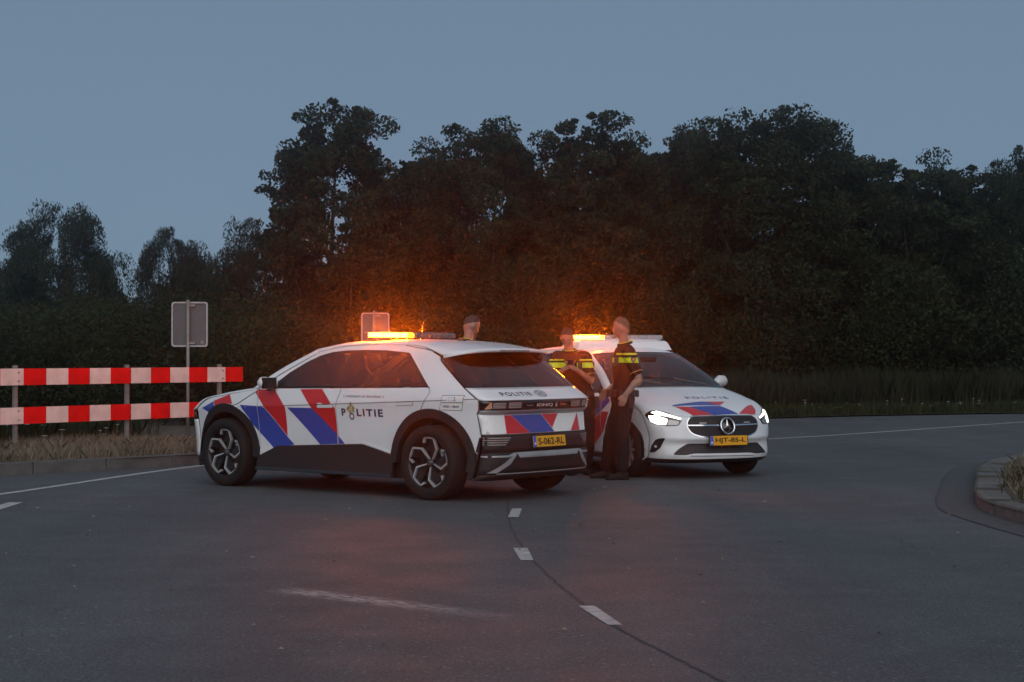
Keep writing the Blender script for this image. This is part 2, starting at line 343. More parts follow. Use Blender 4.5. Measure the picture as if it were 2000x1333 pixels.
def place_tree(kind, px, top_py, Y, wpx, rz, label, i, group):
    X = (px - 1000) / 3367.7 * Y; top = 1.413 + (697.65 - top_py) * Y / 3367.7
    tr, cr = kind; h0 = max(v.co.z for v in cr.vertices) if 'h' not in cr else cr['h']; cr['h'] = h0
    if 'w' not in cr: cr['w'] = float(np.percentile([abs(v.co.x) for v in cr.vertices], 97))
    sx = (wpx / 2 * Y / 3367.7) / cr['w']; sz = top / h0
    e = empty('broadleaf_tree' if group != 'willows' else 'willow_tree', (X, Y, -.05), rz); e.scale = (sx, sx, sz)
    obj('trunk', tr, e); obj('crown', cr, e)
    tag(e, label, 'tree', {'grove': 'trees of the dark grove behind the cars', 'willows': 'willows beyond the barrier'}[group])
T = TREES
for args in [
    (T[0], 655, 186, 56, 250, .3, 'tall broadleaf tree standing at the open end of the grove above the parked police car', 0, 'grove'),
    (T[2], 800, 262, 60, 250, 1.2, 'dark broadleaf tree just inside the tall tree at the end of the grove', 1, 'grove'),
    (T[1], 945, 222, 57, 270, 2.2, 'round-headed broadleaf tree above the head of the officer behind the car', 2, 'grove'),
    (T[2], 1060, 285, 61, 240, 3.5, 'lower broadleaf tree in the dip of the grove outline', 3, 'grove'),
    (T[0], 1158, 212, 56, 230, 4.1, 'narrow-topped broadleaf tree above the second light bar', 4, 'grove'),
    (T[2], 1270, 250, 60, 250, 5.0, 'broadleaf tree just right of the narrow-topped tree in the grove', 5, 'grove'),
    (T[1], 1365, 232, 62, 260, .8, 'broadleaf tree next to the biggest domed crown of the grove', 6, 'grove'),
    (T[3], 1535, 196, 57, 420, 2.9, 'biggest tree of the grove with a wide domed crown', 7, 'grove'),
    (T[1], 1690, 290, 58, 300, 5.5, 'broadleaf tree on the falling shoulder of the biggest domed crown', 8, 'grove'),
    (T[2], 1800, 280, 56, 260, 2.0, 'broadleaf tree with a flat top in the right half of the grove', 9, 'grove'),
    (T[0], 1895, 318, 60, 240, 1.0, 'shorter broadleaf tree second from the right edge of the grove', 10, 'grove'),
    (T[3], 2010, 278, 56, 260, 4.4, 'broadleaf tree cut by the right edge of the picture', 11, 'grove'),
    (WILLOWS[0], 122, 385, 66, 270, .5, 'tall willow with a ragged drooping crown above the striped barrier', 12, 'willows'),
    (WILLOWS[1], 332, 436, 66, 215, 2.5, 'slim willow with a narrow pointed crown above the sign back', 13, 'willows'),
    (WILLOWS[1], 510, 420, 62, 290, 4.0, 'willow with trailing twigs beside the tall end tree of the grove', 14, 'willows'),
    (WILLOWS[0], 415, 490, 70, 220, 1.4, 'low willow between the slim willow and the grove', 15, 'willows'),
    (WILLOWS[0], 10, 500, 68, 190, 3.0, 'low willow at the left edge of the picture', 16, 'willows'),
]: place_tree(*args)
# undergrowth: one continuous dark mass of scrub below and between the crowns
def scatter_mass(name, blobs, per, leaf, m, seed, flat=.8):
    r = np.random.default_rng(seed); P = []
    for (x, y, z, rx, ry, rz) in blobs:
        k = int(per * rx * rz); d = rand_dirs(r, k); q = r.uniform(.35, 1, k) ** .5
        P.append(np.array([x, y, z]) + d * q[:, None] * np.array([rx, ry, rz]))
    P = np.concatenate(P); P = P[P[:, 2] > 0]; n = len(P); S = leaf * r.uniform(.6, 1.4, n)
    U = rand_dirs(r, n); V = np.cross(U, rand_dirs(r, n)); V /= np.linalg.norm(V, axis=1)[:, None] + 1e-9
    return obj(name, quads_mesh(name, P, U * S[:, None], V * S[:, None], m))
rr = random.Random(77); blobs = []
for k in range(210):                       # scrub wall below the grove
    px = rr.uniform(560, 2120); Y = rr.uniform(52, 66); hh = rr.uniform(1.0, 4.2)
    blobs.append(((px - 1000) / 3367.7 * Y, Y, hh * rr.uniform(.3, .95), rr.uniform(.8, 1.7), 1.2, rr.uniform(.7, 1.5)))
for k in range(70):                        # back of the grove, closes the gaps low down
    px = rr.uniform(600, 2120); Y = rr.uniform(66, 72); blobs.append(((px - 1000) / 3367.7 * Y, Y, rr.uniform(1, 5.0), 2.0, 1.5, 1.5))
tag(scatter_mass('undergrowth', blobs, 1000, .062, M_LEAF, 3), 'dark dense scrub under the trees of the grove', 'undergrowth', kind='stuff')
blobs = []
for k in range(170):
    px = rr.uniform(-90, 640); Y = rr.uniform(34, 60); tp = 1.413 + (697.65 - (560 + 40 * mnoise.noise(Vector((px * .012, 0, 0))))) * Y / 3367.7
    rz = rr.uniform(.6, 1.1); blobs.append(((px - 1000) / 3367.7 * Y, Y, rr.uniform(.3, max(.5, tp - rz)), rr.uniform(.7, 1.4), 1.0, rz))
tag(scatter_mass('shrubbery', blobs, 1300, .045, M_LEAF, 9), 'dark shrubs in a dense bank behind the striped barrier', 'shrubs', kind='stuff')
def blades(name, pts, hs, wid, m, seed, bend=.25, seeds=False):
    r = np.random.default_rng(seed); n = len(pts); hs = np.asarray(hs)
    a = r.uniform(0, 2 * np.pi, n); side = np.stack([np.cos(a), np.sin(a), np.zeros(n)], 1) * wid * r.uniform(.6, 1.4, n)[:, None]
    b = r.uniform(0, 2 * np.pi, n); ben = np.stack([np.cos(b), np.sin(b), np.zeros(n)], 1) * (hs * bend * r.uniform(.1, 1, n))[:, None]
    up = np.zeros((n, 3)); up[:, 2] = hs
    co = np.stack([pts - side, pts + side, pts + up * .55 + ben * .35 + side * .7, pts + up + ben, pts + up * .55 + ben * .35 - side * .7], 1)
    me = bpy.data.meshes.new(name); me.vertices.add(n * 5); me.vertices.foreach_set('co', co.reshape(-1)); me.loops.add(n * 5)
    me.loops.foreach_set('vertex_index', np.arange(n * 5, dtype=np.int32)); me.polygons.add(n); me.polygons.foreach_set('loop_start', np.arange(0, n * 5, 5, dtype=np.int32))
    me.update(calc_edges=True); me.materials.append(m); return obj(name, me)
rs = np.random.default_rng(21)
def band(n, d0, d1, s0, s1):
    """random points beside the kerb line, d metres behind it, between fractions s0..s1 of its length"""
    u = rs.uniform(s0, s1, n) * (len(KERB) - 1); i = np.clip(u.astype(int), 0, len(KERB) - 2); fr = (u - i)[:, None]
    p = KERB[i] * (1 - fr) + KERB[i + 1] * fr; d = KERB[i + 1] - KERB[i]; d /= np.linalg.norm(d, axis=1)[:, None]; nn = np.stack([-d[:, 1], d[:, 0]], 1)
    q = p + nn * rs.uniform(d0, d1, n)[:, None]; z = np.interp(u / (len(KERB) - 1), [0, .38, .5, .62, 1], [.14, .14, .10, .03, .03]); return np.column_stack([q, z])
M_DRY = leaf_mat('dry_grass', (.15, .118, .085), (.30, .245, .18), .2)
M_GRASS = leaf_mat('green_grass', (.022, .028, .013), (.062, .068, .030), .3)
M_REED = leaf_mat('reed', (.020, .024, .014), (.058, .060, .036), .3)
p = band(60000, .12, 3.6, .10, .46); g1 = blades('dry_grass', p, rs.uniform(.03, .17, len(p)) * (.5 + .5 * np.clip(rs.normal(1, .5, len(p)), .1, 2)), .0045, M_DRY, 1, 1.1)
tag(g1, 'straw-coloured dry grass along the foot of the barrier', 'grass', kind='stuff')
p = band(26000, 3.0, 8.5, .10, .5); g2 = blades('green_weeds', p, rs.uniform(.12, .55, len(p)), .008, M_GRASS, 2, .6)
tag(g2, 'tall green weeds between the barrier and the shrubs', 'weeds', kind='stuff')
p = band(40000, .0, 3.2, .60, .93); g3 = blades('verge_grass', p, rs.uniform(.05, .28, len(p)), .008, M_GRASS, 3, .7)
tag(g3, 'short dark grass on the verge beyond the bend', 'grass', kind='stuff')
p = band(60000, 3.6, 8.0, .66, .95); p[:, 2] = -.1; cl = np.array([mnoise.noise(Vector((q[0] * .45, q[1] * .45, 0))) + .5 * mnoise.noise(Vector((q[0] * 1.7, q[1] * 1.7, 5))) for q in p])
g4 = blades('reeds', p, (rs.uniform(.62, 1.2, len(p)) * (1 + .38 * cl)), .009, M_REED, 4, .5)
tag(g4, 'tall grey-green reeds standing in front of the grove', 'reeds', kind='stuff')
# island growth
ip = np.column_stack([rs.uniform(4.6, 9.5, 20000), rs.uniform(11, 25, 20000), np.full(20000, .10)])
lim = np.interp(ip[:, 1], ISL[:66, 1], ISL[:66, 0]); keep = ip[:, 0] > lim + .34; ip = ip[keep]
tag(blades('dry_grass', ip, rs.uniform(.03, .13, len(ip)), .005, M_DRY, 5, 1.2), 'withered grass covering the traffic island', 'grass', kind='stuff')
ip2 = ip[(rs.uniform(0, 1, len(ip)) < .5) & (ip[:, 1] < 19.5)]; ip2 = ip2 + rs.normal(0, .05, ip2.shape) * np.array([1, 1, 0])
tag(blades('green_weeds', ip2, rs.uniform(.05, .20, len(ip2)), .007, M_GRASS, 6, 1.0), 'green weeds sprouting on the traffic island', 'weeds', kind='stuff')
# pale flower heads: flat umbels dotted in the verge
M_FLOWER = mat('flower_head', (.42, .42, .38), .8)
fp = np.concatenate([band(60, .5, 3.3, .62, .9), band(26, 2.6, 4.5, .2, .46)])
mbf = MB()
for q in fp:
    hh = rs.uniform(.12, .34); mbf.tube([q, q + np.array([.02, 0, hh])], .002, 4, cap=False); mbf.lathe([(.002, hh - .01), (rs.uniform(.025, .06), hh + .006), (.0, hh + .014)], 'z', 7, tuple(q + np.array([.02, 0, 0])))
tag(mbf.build('wild_flowers', M_FLOWER), 'pale wild flower heads dotted through the verge', 'flowers', kind='stuff')
# dead leaves and grit on the road
mbd = MB()
for k in range(150):
    x, y = rs.uniform(-4.5, 4), rs.uniform(8.2, 19)
    if abs(x) > y * .31: continue
    q = rs.uniform(.008, .026); a = rs.uniform(0, 6.28)
    mbd.add([(x + q * math.cos(a), y + q * math.sin(a), .006), (x - q * .5 * math.sin(a), y + q * .5 * math.cos(a), .016), (x - q * math.cos(a), y - q * math.sin(a), .006), (x + q * .5 * math.sin(a), y - q * .5 * math.cos(a), .007)], [(0, 1, 2, 3)])
tag(mbd.build('road_litter', mat('dead_leaf', (.21, .17, .12), .8, var=.4)), 'scattered dead leaves and grit on the asphalt', 'litter', kind='stuff')
# ------------------------------------------------------------------ car building kit
# a car's skin is two surfaces: a shell swept over bonnet, roof and tail (rows of centre point / edge point),
# and a side y = W(x, z); every panel, pane, stripe and letter is a flat outline laid on one of them.
class Skin:
    def __init__(s, rows, W):
        s.rows = rows; s.W = W; s.ix = {r[0]: i for i, r in enumerate(rows)}
        A = np.array([[*r[1], *r[2], r[3], r[4]] for r in rows], float); s.A = A; n = len(A)
        h = np.maximum(np.linalg.norm(np.diff(A[:, :2], axis=0), axis=1), .02); s.T0 = np.zeros_like(A); s.T1 = np.zeros_like(A); s.h = h
        for i in range(n):
            fw = (A[i + 1] - A[i]) / h[i] if i < n - 1 else None; bw = (A[i] - A[i - 1]) / h[i - 1] if i > 0 else None
            if fw is None: s.T0[i] = s.T1[i] = bw
            elif bw is None: s.T0[i] = s.T1[i] = fw
            elif rows[i][5]: s.T0[i], s.T1[i] = bw, fw
            else: s.T0[i] = s.T1[i] = (bw * h[i] + fw * h[i - 1]) / (h[i] + h[i - 1])
        s.S = np.linspace(0, n - 1, (n - 1) * 24 + 1); s.tab = np.array([s.row(q) for q in s.S])
    def row(s, q):
        i = int(min(max(q, 0), len(s.A) - 1 - 1e-9)); t = q - i; a, b = s.A[i], s.A[i + 1]; h = s.h[i]
        m0, m1 = s.T1[i] * h, s.T0[i + 1] * h
        return (2 * t ** 3 - 3 * t * t + 1) * a + (t ** 3 - 2 * t * t + t) * m0 + (-2 * t ** 3 + 3 * t * t) * b + (t ** 3 - t * t) * m1
    @staticmethod
    def _pt(r, t, ye):
        a = min(abs(t), 1.0); bx = (1 - a ** r[4]) ** (1 / r[4]); bz = (1 - a ** r[5]) ** (1 / r[5])
        return np.array([r[2] + (r[0] - r[2]) * bx, ye * t, r[3] + (r[1] - r[3]) * bz])
    def P(s, q, t):
        r = s.row(q); return s._pt(r, t, s.W(r[2], r[3]))
    def PN(s, q, t):
        e = 1e-3; p = s.P(q, t); t1, t0 = min(t + e, .9995), max(t - e, -.9995)
        du = s.P(min(q + e, len(s.A) - 1), t) - s.P(max(q - e, 0), t); dv = s.P(q, t1) - s.P(q, t0)
        n = np.cross(dv, du); n /= np.linalg.norm(n) + 1e-12; return p, n
    def by(s, axis, y, v, q0, q1):
        """row parameter where the shell at lateral position y has coordinate v on axis (0 x, 2 z)"""
        lo, hi = int(q0 * 24), int(q1 * 24); best = None; pv = None
        for k in range(lo, hi + 1):
            r = s.tab[k]; ye = s.W(r[2], r[3]); t = max(-1, min(1, y / ye)); c = s._pt(r, t, ye)[axis] - v
            if pv is not None and pv * c <= 0 and pv != c:
                q = s.S[k - 1] + (s.S[k] - s.S[k - 1]) * (pv / (pv - c)); r = s.row(q); return q, max(-.999, min(.999, y / s.W(r[2], r[3])))
            if best is None or abs(c) < best[0]: best = (abs(c), s.S[k], t)
            pv = c
        return best[1], max(-.999, min(.999, best[2]))
    def front(s, a, b):
        q0, q1 = s.ix[a], s.ix[b]
        return lambda u, v: s.PN(*s.by(2, u, v, q0, q1))       # (y, z) outlines
    def top(s, a, b):
        q0, q1 = s.ix[a], s.ix[b]
        return lambda u, v: s.PN(*s.by(0, v, u, q0, q1))       # (x, y) outlines
    def side(s, sg=1):
        def f(u, v):
            e = 2e-3; y = s.W(u, v); dx = (s.W(u + e, v) - s.W(u - e, v)) / (2 * e); dz = (s.W(u, v + e) - s.W(u, v - e)) / (2 * e)
            n = np.array([-dx, 1, -dz]); n /= np.linalg.norm(n); return np.array([u, sg * y, v]), np.array([n[0], sg * n[1], n[2]])
        return f
    def edge(s, a, b, k=6):
        """side-view outline of the shell's edge between two rows"""
        q0, q1 = s.ix[a], s.ix[b]; out = []
        for q in np.linspace(q0, q1, abs(q1 - q0) * k + 1): r = s.row(q); out.append((r[2], r[3]))
        return out
def poly_area(p): return .5 * sum(p[i][0] * p[(i + 1) % len(p)][1] - p[(i + 1) % len(p)][0] * p[i][1] for i in range(len(p)))
def inset(poly, d):
    p = [np.array(q[:2], float) for q in poly]; p = [q for i, q in enumerate(p) if np.linalg.norm(q - p[i - 1]) > 1e-5]
    sg = 1 if poly_area(p) > 0 else -1; n = len(p); out = []
    for i in range(n):
        a, b, c = p[i - 1], p[i], p[(i + 1) % n]; u = (b - a) / np.linalg.norm(b - a); v = (c - b) / np.linalg.norm(c - b)
        n1 = np.array([-u[1], u[0]]) * sg; n2 = np.array([-v[1], v[0]]) * sg; m = n1 + n2; l = max(.35, float(m @ n1)); out.append(tuple(b + m / l * d))
    return out
def clip(poly, a, b, c):
    """keep the part of a polygon where a*u + b*v + c >= 0"""
    out = []; n = len(poly)
    for i in range(n):
        p, q = poly[i], poly[(i + 1) % n]; dp, dq = a * p[0] + b * p[1] + c, a * q[0] + b * q[1] + c
        if dp >= 0: out.append(p)
        if dp * dq < 0: t = dp / (dp - dq); out.append((p[0] + (q[0] - p[0]) * t, p[1] + (q[1] - p[1]) * t))
    return out
def rounded(poly, r, k=4):
    out = []; n = len(poly)
    for i in range(n):
        a, b, c = [np.array(poly[j % n], float) for j in (i - 1, i, i + 1)]; la, lc = np.linalg.norm(a - b), np.linalg.norm(c - b); d = min(r, la * .45, lc * .45)
        p, q = b + (a - b) / la * d, b + (c - b) / lc * d
        for t in np.linspace(0, 1, k + 1): out.append(tuple((1 - t) ** 2 * p + 2 * t * (1 - t) * b + t * t * q))
    return out
def in_poly(p, poly):
    w = 0; n = len(poly)
    for i in range(n):
        a, b = poly[i - 1], poly[i]; cr = (b[0] - a[0]) * (p[1] - a[1]) - (p[0] - a[0]) * (b[1] - a[1])
        if a[1] <= p[1] < b[1] and cr > 0: w += 1
        elif b[1] <= p[1] < a[1] and cr < 0: w -= 1
    return w != 0
def lay(polys, fn, m, name, parent=None, step=.06, off=0.0, th=.0, smooth=True, holes_tris=None, holes=()):
    """lay flat outline(s) on a skin; th folds the rim inwards so that the panel has thickness"""
    me = bpy.data.meshes.new(name); bm = bmesh.new()
    if holes_tris is not None:
        vs, fs = holes_tris; bv = [bm.verts.new((p[0], p[1], 0)) for p in vs]
        for f in fs:
            try: bm.faces.new([bv[i] for i in f])
            except ValueError: pass
    else:
        if polys and not hasattr(polys[0][0], '__len__'): polys = [polys]
        for poly in polys:
            loops = [[p for i, p in enumerate(q) if abs(p[0] - q[i - 1][0]) + abs(p[1] - q[i - 1][1]) > 1e-5] for q in [poly] + list(holes)]
            vs = [Vector((p[0], p[1])) for q in loops for p in q]; es = []; k = 0
            for q in loops: es += [(k + i, k + (i + 1) % len(q)) for i in range(len(q))]; k += len(q)
            ov, _, of, _, _, _ = delaunay_2d_cdt(vs, es, [], 0, 1e-6); bv = [bm.verts.new((p.x, p.y, 0)) for p in ov]
            for f in of:
                c = (sum(ov[i].x for i in f) / len(f), sum(ov[i].y for i in f) / len(f))
                if not in_poly(c, loops[0]) or any(in_poly(c, h) for h in loops[1:]): continue
                f = f if poly_area([ov[i] for i in f]) > 0 else f[::-1]
                bm.faces.new([bv[i] for i in f])
        for v in [v for v in bm.verts if not v.link_faces]: bm.verts.remove(v)
    bmesh.ops.triangulate(bm, faces=bm.faces[:], ngon_method='EAR_CLIP')
    if step and bm.verts:
        xs = [v.co.x for v in bm.verts]; ys = [v.co.y for v in bm.verts]
        for ax, lo, hi in ((0, min(xs), max(xs)), (1, min(ys), max(ys))):
            k = math.floor(lo / step) + 1
            while k * step < hi:
                no = (1, 0, 0) if ax == 0 else (0, 1, 0); co = (k * step, 0, 0) if ax == 0 else (0, k * step, 0)
                bmesh.ops.bisect_plane(bm, geom=bm.verts[:] + bm.edges[:] + bm.faces[:], plane_co=co, plane_no=no, dist=1e-6); k += 1
    bm.verts.ensure_lookup_table(); nr = {}
    for v in bm.verts:
        p, n = fn(v.co.x, v.co.y); v.co = Vector(p + n * off); nr[v] = Vector(n)
    if th:
        be = [e for e in bm.edges if len(e.link_faces) == 1]; bv = {v for e in be for v in e.verts}
        nw = {v: bm.verts.new(v.co - nr[v] * th) for v in bv}
        for e in be:
            a, b = e.verts
            try: bm.faces.new((a, nw[a], nw[b], b))
            except ValueError: pass
        for e in be: e.smooth = False
    bm.normal_update()
    # make faces look outwards
    tot = sum(f.normal.dot(nr[f.verts[0]]) for f in bm.faces if f.verts[0] in nr and f.verts[-1] in nr)
    if tot < 0: bmesh.ops.reverse_faces(bm, faces=bm.faces[:])
    for f in bm.faces: f.smooth = smooth
    bm.to_mesh(me); bm.free(); me.materials.append(m); return obj(name, me, parent)
def shell_panel(sk, a, b, m, name, parent, t0=-1, t1=1, ns=5, nt=40, off=0.0, gap=.0, th=.012):
    q0, q1 = sk.ix[a] if isinstance(a, str) else a, sk.ix[b] if isinstance(b, str) else b; n = max(2, int((q1 - q0) * ns)) + 1
    qs = np.linspace(q0, q1, n); us = np.linspace(math.asin(max(-1, t0)), math.asin(min(1, t1)), nt); v = []; nn = []
    for q in qs:
        for u in us:
            t = max(-.9995, min(.9995, math.sin(u))); p, N = sk.PN(q, t); v.append(p + N * off); nn.append(N)
    f = [(i * nt + j, i * nt + j + 1, (i + 1) * nt + j + 1, (i + 1) * nt + j) for i in range(n - 1) for j in range(nt - 1)]
    nv = len(v)
    rim = [(0, j) for j in range(nt)] + [(i, nt - 1) for i in range(1, n)] + [(n - 1, j) for j in range(nt - 2, -1, -1)] + [(i, 0) for i in range(n - 2, 0, -1)]
    ids = [i * nt + j for i, j in rim]
    if th:
        for k in ids: v.append(v[k] - nn[k] * th)
        L = len(ids); f += [(ids[k], nv + k, nv + (k + 1) % L, ids[(k + 1) % L]) for k in range(L)]
    me = pmesh(name, v, f, m, True)
    # outward normals
    p0 = me.polygons[len(me.polygons) // 3]
    if sum(me.polygons[i].normal.dot(Vector(nn[f[i][0]])) for i in range(0, (n - 1) * (nt - 1), 7)) < 0: me.flip_normals()
    return obj(name, me, parent)
def evaluated(o):
    """final mesh of a text or of a mesh with modifiers, worked out in a scratch scene of its own"""
    tmp = bpy.data.scenes.new('scratch'); tmp.collection.objects.link(o); vl = tmp.view_layers[0]; vl.update(); dg = vl.depsgraph
    me = bpy.data.meshes.new_from_object(o.evaluated_get(dg)); bpy.data.scenes.remove(tmp); return me
def text_tris(body, size=1.0, bold=0.0, spacing=1.0):
    cu = bpy.data.curves.new('text', 'FONT'); cu.body = body; cu.size = size; cu.space_character = spacing; cu.offset = bold; cu.align_x = 'CENTER'; cu.align_y = 'CENTER'
    o = bpy.data.objects.new('text', cu); me = evaluated(o); vs = [(v.co.x, v.co.y) for v in me.vertices]; fs = [tuple(p.vertices) for p in me.polygons]
    bpy.data.objects.remove(o); bpy.data.curves.remove(cu); bpy.data.meshes.remove(me); return vs, fs
def fit_text(body, w, h, bold=0.0, spacing=1.0):
    """letters scaled to a width and height, centred on the origin"""
    vs, fs = text_tris(body, 1.0, bold, spacing); xs = [p[0] for p in vs]; ys = [p[1] for p in vs]; cx, cy = (min(xs) + max(xs)) / 2, (min(ys) + max(ys)) / 2
    kx = w / (max(xs) - min(xs)); ky = h / (max(ys) - min(ys)); return [((p[0] - cx) * kx, (p[1] - cy) * ky) for p in vs], fs
def lay_text(body, w, h, place, fn, m, name, parent, off=.004, bold=0.0, spacing=1.0):
    vs, fs = fit_text(body, w, h, bold, spacing); return lay(None, fn, m, name, parent, step=0, off=off, holes_tris=([place(*p) for p in vs], fs), smooth=False)
def circle(cx, cy, r, n=24, ry=None, a0=0, a1=360): 
    ry = ry or r; k = n if a1 - a0 == 360 else n + 1
    return [(cx + r * math.cos(R(a0 + (a1 - a0) * i / n)), cy + ry * math.sin(R(a0 + (a1 - a0) * i / n))) for i in range(k)]
# materials of both cars
M_WHITE = mat('white_car_paint', (.76, .77, .78), .40, coat=.6, var=.03, nscale=3)
def grime(m):
    """road dirt thrown up along the sills: blotchy, thickest low down"""
    nt = m.node_tree; b = nt.nodes['Principled BSDF']; src = b.inputs['Base Color'].links[0].from_socket; N = nt.nodes.new; L = nt.links.new
    tc = N('ShaderNodeTexCoord'); sp = N('ShaderNodeSeparateXYZ'); L(tc.outputs['Object'], sp.inputs[0])
    n = N('ShaderNodeTexNoise'); n.inputs['Scale'].default_value = 5; n.inputs['Detail'].default_value = 8; n.inputs['Roughness'].default_value = .65; L(tc.outputs['Object'], n.inputs['Vector'])
    a = N('ShaderNodeMapRange'); a.inputs['From Min'].default_value = .25; a.inputs['From Max'].default_value = .85; a.inputs['To Min'].default_value = .55; a.inputs['To Max'].default_value = .0; L(sp.outputs[2], a.inputs['Value'])
    k = N('ShaderNodeMath'); k.operation = 'MULTIPLY'; L(a.outputs[0], k.inputs[0]); L(n.outputs['Fac'], k.inputs[1])
    mx = N('ShaderNodeMix'); mx.data_type = 'RGBA'; L(k.outputs[0], mx.inputs['Factor']); L(src, mx.inputs['A']); mx.inputs['B'].default_value = (.24, .22, .195, 1); L(mx.outputs['Result'], b.inputs['Base Color'])
grime(M_WHITE)
M_WHITE2 = mat('white_reflective_film', (.80, .79, .76), .42, coat=.3, var=.04, nscale=20)
M_RED = mat('red_reflective_film', (.56, .012, .016), .38, coat=.5, var=.06, nscale=12)
M_BLUE = mat('blue_reflective_film', (.022, .055, .33), .38, coat=.5, var=.06, nscale=12)
M_BLACKPL = mat('black_textured_plastic', (.013, .013, .014), .6, spec=.35, var=.15, nscale=20, bump=.15, bscale=300)
M_GLOSSBLK = mat('gloss_black_trim', (.006, .006, .007), .12, coat=.6, var=.1)
M_LINER = mat('black_liner', (.006, .006, .006), .9)
M_SILVER = mat('satin_silver_trim', (.34, .345, .35), .34, metal=.35, var=.08)
M_GRILLE = mat('matt_black_mesh', (.007, .007, .008), .6)
M_ALLOY = mat('machined_alloy', (.50, .50, .50), .38, metal=.45, var=.08)
M_LETTER = mat('bright_lettering', (.62, .62, .62), .35, metal=.2)
M_CHROME = mat('chrome', (.75, .76, .77), .12, metal=1, var=.03)
M_TYRE = mat('tyre_rubber', (.010, .010, .010), .82, spec=.3, var=.25, nscale=20, bump=.25, bscale=120)
M_RIMDARK = mat('dark_rim_paint', (.016, .016, .017), .35, metal=.4)
M_DISC = mat('brake_disc', (.12, .12, .12), .4, metal=.8)
M_SEAT = mat('seat_fabric', (.030, .030, .032), .85, bump=.2)
M_DARKGREY = mat('dark_grey_panel', (.045, .047, .05), .45)
M_NAVY = mat('navy_lettering', (.012, .018, .07), .5)
M_GREYTXT = mat('grey_lettering', (.10, .11, .14), .5)
M_GOLD = mat('gold_emblem', (.36, .27, .09), .45)
M_PLATE = mat('yellow_plate', (.78, .36, .012), .45, var=.06)
M_PLATEBLUE = mat('plate_blue_strip', (.04, .12, .55), .45)
M_PLATETXT = mat('plate_black_lettering', (.012, .012, .012), .5)
M_LAMPDARK = mat('lamp_smoked_lens', (.035, .018, .016), .12, coat=.8)
M_LAMPPIX = mat('lamp_pixel_block', (.30, .27, .26), .25, coat=.5)
M_AMBERTURN = mat('turn_lamp_lens', (.55, .28, .18), .2, coat=.7)
M_LED = mat('lit_headlamp_led', (1, 1, 1), .3, emit=(1, .96, .84), estr=3)
M_LEDDIM = mat('headlamp_reflector', (.35, .35, .34), .2, metal=.6)
M_AMBER = mat('lit_amber_beacon', (1, .5, .1), .3, emit=(1, .105, .0004), estr=AMBER_STR)
M_LENSDARK = mat('dark_beacon_lens', (.07, .075, .08), .12, coat=.8, var=.4, nscale=30)
M_LENS = mat('clear_beacon_lens', (.36, .38, .40), .12, coat=.8, var=.2, nscale=30)
G_SIDE = glass_mat('tinted_side_glass', (.34, .35, .36)); G_WS = glass_mat('windscreen_glass', (.55, .57, .57)); G_REAR = glass_mat('privacy_glass', (.10, .10, .11))
def disc_fn(y, sg):           # flat wheel-face mapper: (x, z) outline at lateral position y
    return lambda u, v: (np.array([u, y, v]), np.array([0, sg, 0.0]))
